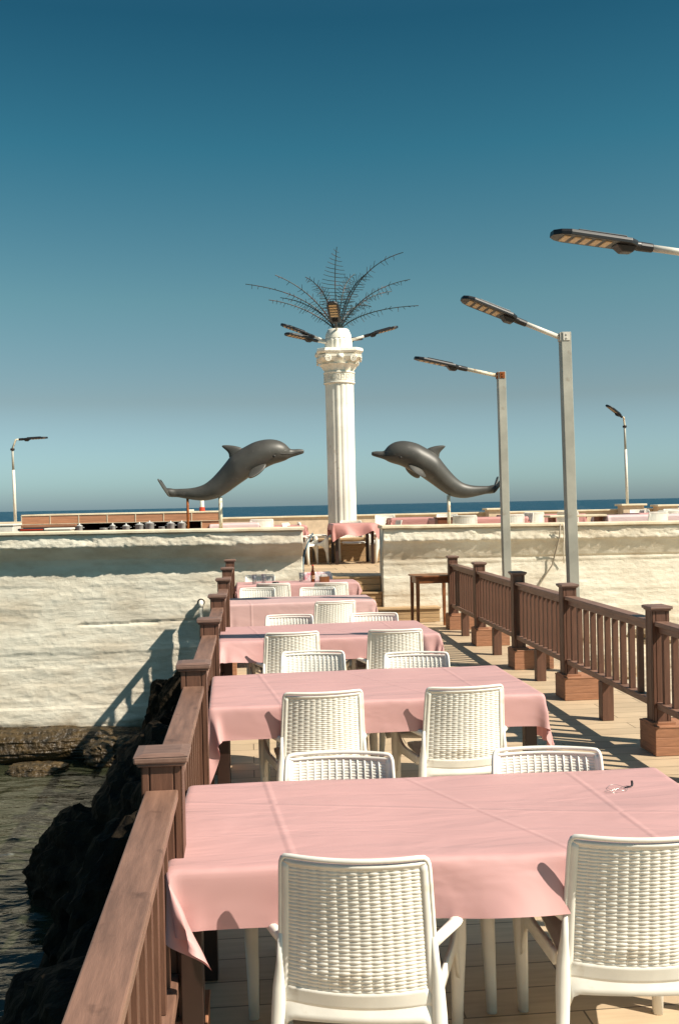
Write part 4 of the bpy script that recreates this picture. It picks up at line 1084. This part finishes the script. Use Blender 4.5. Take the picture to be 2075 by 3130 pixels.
# low pale bench top between the poles
b_ = empty('wooden_bench', (6.15, 18.4, TZ), label='low pale wooden bench top just above the coping between the lamp poles', cat='bench')
MB().b2(-.55, .55, -.2, .2, .86, .90).build('seat', M['coping'], b_, bevel=.01)
for sx in (-1, 1): MB().b2(sx * .45 - .03, sx * .45 + .03, -.15, .15, .002, .858).build('leg', M['brown_box'], b_)
b_ = empty('timber_box', (3.75, 18.9, TZ), label='dark brown timber box between pink cloths right of the column', cat='box')
MB().b2(-.17, .17, -.15, .15, .002, .88).build('body', M['brown_box'], b_, bevel=.01); MB().b2(-.19, .19, -.17, .17, .882, .90).build('lid', M['brown_box'], b_, bevel=.005)

# bar kiosk on the left
bar = empty('bar_kiosk', (-2.3, 18.9, 0), label='long open bar with orange wood fascia panels and dark interior, left on the terrace', cat='bar')
MB().b2(-1.80, 1.76, -.40, 1.6, 1.815, 1.835).build('roof', M['coping'], bar)
edges = [-1.79 + .508 * k for k in range(7)] + [1.76]
for k in range(7):
    MB().b2(edges[k] + .008, edges[k + 1] - .008, -.43, -.40, 1.665, 1.81).build('fascia_panel', M['panel_wood'], bar, bevel=.002)
mb = MB()
mb.b2(-1.81, 1.77, -.44, -.405, 1.8105, 1.8145); mb.b2(-1.81, 1.77, -.44, -.405, 1.655, 1.6645)
for e_ in edges: mb.b2(e_ - .0075, e_ + .0075, -.437, -.405, 1.665, 1.81)
mb.build('metal_trim', M['coping'], bar)
MB().b2(1.44, 1.75, -.42, 1.5, TZ + .002, 1.654).build('side_panel', M['panel_wood'], bar)
MB().b2(1.425, 1.439, -.43, -.38, TZ + .002, 1.654).build('door_frame', M['coping'], bar)
MB().b2(-1.75, 1.42, 1.45, 1.5, TZ + .002, 1.81).build('back_wall', M['dark'], bar)
MB().b2(-1.79, -1.70, -.3, 1.44, TZ + .002, 1.81).build('side_wall', M['dark'], bar)
MB().b2(-1.5, 1.3, -1.20, -.12, TZ + .002, 1.52).build('counter', M['dark'], bar, bevel=.01)
MB().b2(-1.78, -.8, -.56, -.46, 1.60, 1.648).build('rolled_shutter', M['orange_wood'], bar, bevel=.01)
k_ = empty('warning_light', (-.875, 19.0, 1.836), label='small white capped orange signal light standing on the bar roof', cat='signal light')
MB().lathe([(.055, 0), (.05, .07), (.045, .075)], 16).build('base', M['redp'], k_, smooth=False)
MB().lathe([(.042, .076), (.038, .2), (.02, .21), (.001, .212)], 16, cap=False).build('lens', M['cordm'], k_, smooth=True)
o = MB().b2(-.09, .03, -.05, .05, .001, .035).build('roof_box', M['cordm'], bevel=.006); o.location = (-1.06, 19.0, 1.836); tag(o, 'tiny white box on the bar roof left of the signal light', 'box')
# pots on the counter behind the wall
pots = [(-3.05, .055, .10, 'dented metal pot leftmost of the row in the bar opening'), (-2.62, .07, .05, 'low metal pan, second in the row in the bar opening'), (-2.46, .05, .09, 'narrow metal jug in the bar opening'),
        (-2.22, .065, .08, 'round metal pot near the middle of the bar opening'), (-1.98, .075, .10, 'largest shiny metal pot in the bar opening'), (-1.80, .08, .12, 'shiny metal pot with lid knob, right of the largest'),
        (-1.58, .06, .05, 'low metal lid or pan in the bar opening'), (-1.42, .07, .11, 'shiny metal pot with a handle, second from the right'), (-1.22, .07, .11, 'plain shiny metal pot, rightmost in the bar opening')]
for x, r_, h, lab in pots:
    p = empty('metal_pot', (x * .973, 17.88, 1.521), label=lab, cat='pot', group='metal pots in the bar opening')
    MB().lathe([(r_ * .85, 0), (r_, .01), (r_, h), (r_ * 1.08, h + .004), (r_ * .95, h + .006), (r_ * .9, .015)], 20).build('body', M['pot'], p, smooth=True)
    if h > .07:
        MB().lathe([(r_ * .9, h + .007), (r_ * .5, h + .022), (.012, h + .026), (.016, h + .045), (.001, h + .048)], 20, cap=False).build('lid', M['pot'], p, smooth=True)
        for sg in (-1, 1): MB().sweep([(sg * r_, -.02, h * .7), (sg * (r_ + .025), -.018, h * .72), (sg * (r_ + .025), .018, h * .72), (sg * r_, .02, h * .7)], .005, n=6).build('handle', M['pot'], p, smooth=True)
# boxes and trays left of the bar
def crate(name, x, y, z0, dx, dy, dz, m, label, cat, lid=None):
    r_ = empty(name, (x, y, z0), label=label, cat=cat)
    MB().b2(-dx / 2, dx / 2, -dy / 2, dy / 2, .001, dz).build('body', m, r_, bevel=.015)
    MB().b2(-dx / 2 - .015, dx / 2 + .015, -dy / 2 - .015, dy / 2 + .015, dz + .001, dz + .035).build('lid', lid or m, r_, bevel=.012)
crate('white_freezer', -4.35, 17.9, TZ, .62, .6, .93, M['white_paint'], 'white freezer chest at the left end of the terrace below the slim lamp', 'freezer', M['cordm'])
crate('black_chest', -3.55, 17.0, TZ, .42, .5, .86, M['black'], 'black chest with a red edge left of the pale boxes, before the bar', 'chest', M['black'])
crate('pale_box', -3.10, 16.75, TZ, .40, .4, .86, M['coping'], 'pale beige box with a lid resting left in front of the bar', 'box', M['cordm'])
o = MB().b2(-.20, .16, -.02, .02, 0, .02).build('red_strip', M['redp']); o.location = (-3.52, 16.70, 1.585); tag(o, 'thin red bar lying in front of the black chest', 'bar')
# hose in the gap
pts = [(.88, 16.6, .735), (.885, 16.64, .85), (.90, 16.75, 1.02), (.95, 17.0, 1.15), (1.03, 17.5, 1.25), (1.13, 18.3, 1.32), (1.22, 19.3, 1.35), (1.27, 20.05, 1.335), (1.30, 20.3, 1.1), (1.30, 20.4, .74)]
o = MB().sweep(pts, .014, n=8).build('garden_hose', M['hose'], smooth=True)
tag(o, 'blue grey hose looping up beside the left wall end in the gap', 'hose')
# cords on the right wall
o = MB().sweep([(5.05, 15.69, 1.53), (5.06, 15.70, 1.45), (5.07, 15.74, 1.3), (5.085, 15.82, 1.1), (5.10, 15.86, .87)], .010, n=6).build('hanging_cord', M['cordm'], smooth=True); tag(o, 'thin white cord hanging straight down the right white wall', 'cord')
o = MB().sweep([(5.0, 15.69, 1.52), (4.99, 15.72, 1.3), (4.97, 15.82, 1.12), (4.90, 15.86, .84), (4.72, 15.87, .58), (4.60, 15.87, .40), (4.47, 15.87, .16)], .013, n=6).build('hanging_cord', M['cordd'], smooth=True); tag(o, 'stained cord slanting down to the left across the right white wall', 'cord')
# drain pipe in the left wall
dp = empty('drain_pipe', (-.78, 15.9, .40), label='white elbow drain pipe sticking out of a dark hole in the left white wall', cat='pipe')
MB().lathe([(.062, 0), (.062, .02)], 16).build('hole_shade_disc', M['black'], dp).rotation_euler = (PI / 2, 0, 0)  # black disc, its colour stands in for the shade inside the hole
MB().sweep([(0, .12, .0), (0, -.02, .0), (0, -.07, -.02), (0, -.085, -.07)], .042, n=14).build('elbow', M['cordm'], dp, smooth=True)
MB().sweep([(0, -.085, -.071), (0, -.085, -.9)], .036, n=14).build('down_pipe', M['grey_pole'], dp, smooth=True)

# ------------------------------------------------------------------ rocks
def rock(x, y, z, sx, sy, sz, seed, m, label, group=None, sub=5, rough=.24):
    bm = bmesh.new(); bmesh.ops.create_icosphere(bm, subdivisions=sub, radius=1)
    s0 = Vector((seed * 3.1, seed * 1.7, seed))
    for v in bm.verts:
        n_ = v.co.copy()
        d = 1 + rough * fbm(n_ * 1.1 + s0) + rough * .35 * abs(fbm(n_ * 3.2 + s0)) + rough * .14 * fbm(n_ * 10 + s0)
        c_ = noise.cell(n_ * 2.2 + s0) * .06
        v.co = Vector((n_.x * sx, n_.y * sy, n_.z * sz)) * (d + c_)
    me = bpy.data.meshes.new('boulder'); bm.to_mesh(me); bm.free(); me.materials.append(M[m])
    o = bpy.data.objects.new('boulder', me); col.objects.link(o); o.location = (x, y, z); o.rotation_euler = (0, 0, 0 if 'moss' in m else seed)
    tag(o, label, 'boulder', group)
G_ = 'dark boulders heaped under the left edge of the deck'
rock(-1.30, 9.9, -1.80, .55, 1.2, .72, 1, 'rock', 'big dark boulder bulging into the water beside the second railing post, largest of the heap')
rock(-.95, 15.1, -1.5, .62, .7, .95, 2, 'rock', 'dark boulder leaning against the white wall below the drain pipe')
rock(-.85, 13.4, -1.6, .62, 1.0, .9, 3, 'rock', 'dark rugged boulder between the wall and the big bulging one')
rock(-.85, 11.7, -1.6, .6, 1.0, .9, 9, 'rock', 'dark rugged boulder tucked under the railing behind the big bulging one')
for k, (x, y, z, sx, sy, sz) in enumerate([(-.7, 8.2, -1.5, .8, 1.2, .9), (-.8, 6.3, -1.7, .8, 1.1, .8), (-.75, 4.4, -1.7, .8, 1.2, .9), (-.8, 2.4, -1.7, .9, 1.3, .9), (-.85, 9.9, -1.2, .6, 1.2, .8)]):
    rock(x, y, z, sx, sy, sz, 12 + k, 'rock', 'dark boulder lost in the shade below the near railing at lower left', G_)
rock(-3.6, 15.90, -1.78, 2.3, .42, .30, 21, 'rock_moss', 'long low algae covered rock ledge at the foot of the left wall', rough=.16)
rock(-6.6, 15.7, -1.75, 1.0, .5, .30, 22, 'rock_moss', 'brown algae rock at the far left edge of the picture')
rock(-2.0, 15.4, -1.85, .55, .40, .30, 23, 'rock_moss', 'small wet brown rock in the water right of the long ledge')
rock(-3.2, 15.05, -1.95, .45, .28, .13, 24, 'rock_moss', 'flat wet rock just breaking the surface in front of the ledge')
for k, (x, y, s_) in enumerate([(3.95, 9.3, .26), (4.2, 8.1, .30), (3.9, 11.2, .2), (4.6, 12.5, .35), (5.2, 15.6, .25), (6.4, 15.5, .35), (4.1, 6.6, .3), (5.6, 10.0, .4)]):
    lab = ['pale stone seen under the rail near the fourth pedestal', 'largest brown stone seen under the nearest railing panel', 'pale stone at the deck edge beside a far pedestal', 'pale stone by the far railing panels',
           'pale stone at the foot of the right wall', 'pale stone at the wall foot near the right edge', 'pale stone beyond the nearest pedestal', 'pale stone between deck and right wall'][k]
    rock(x, y, -.36, s_ * 1.2, s_, s_ * .6, 31 + k, 'rock_pale', lab, sub=4)
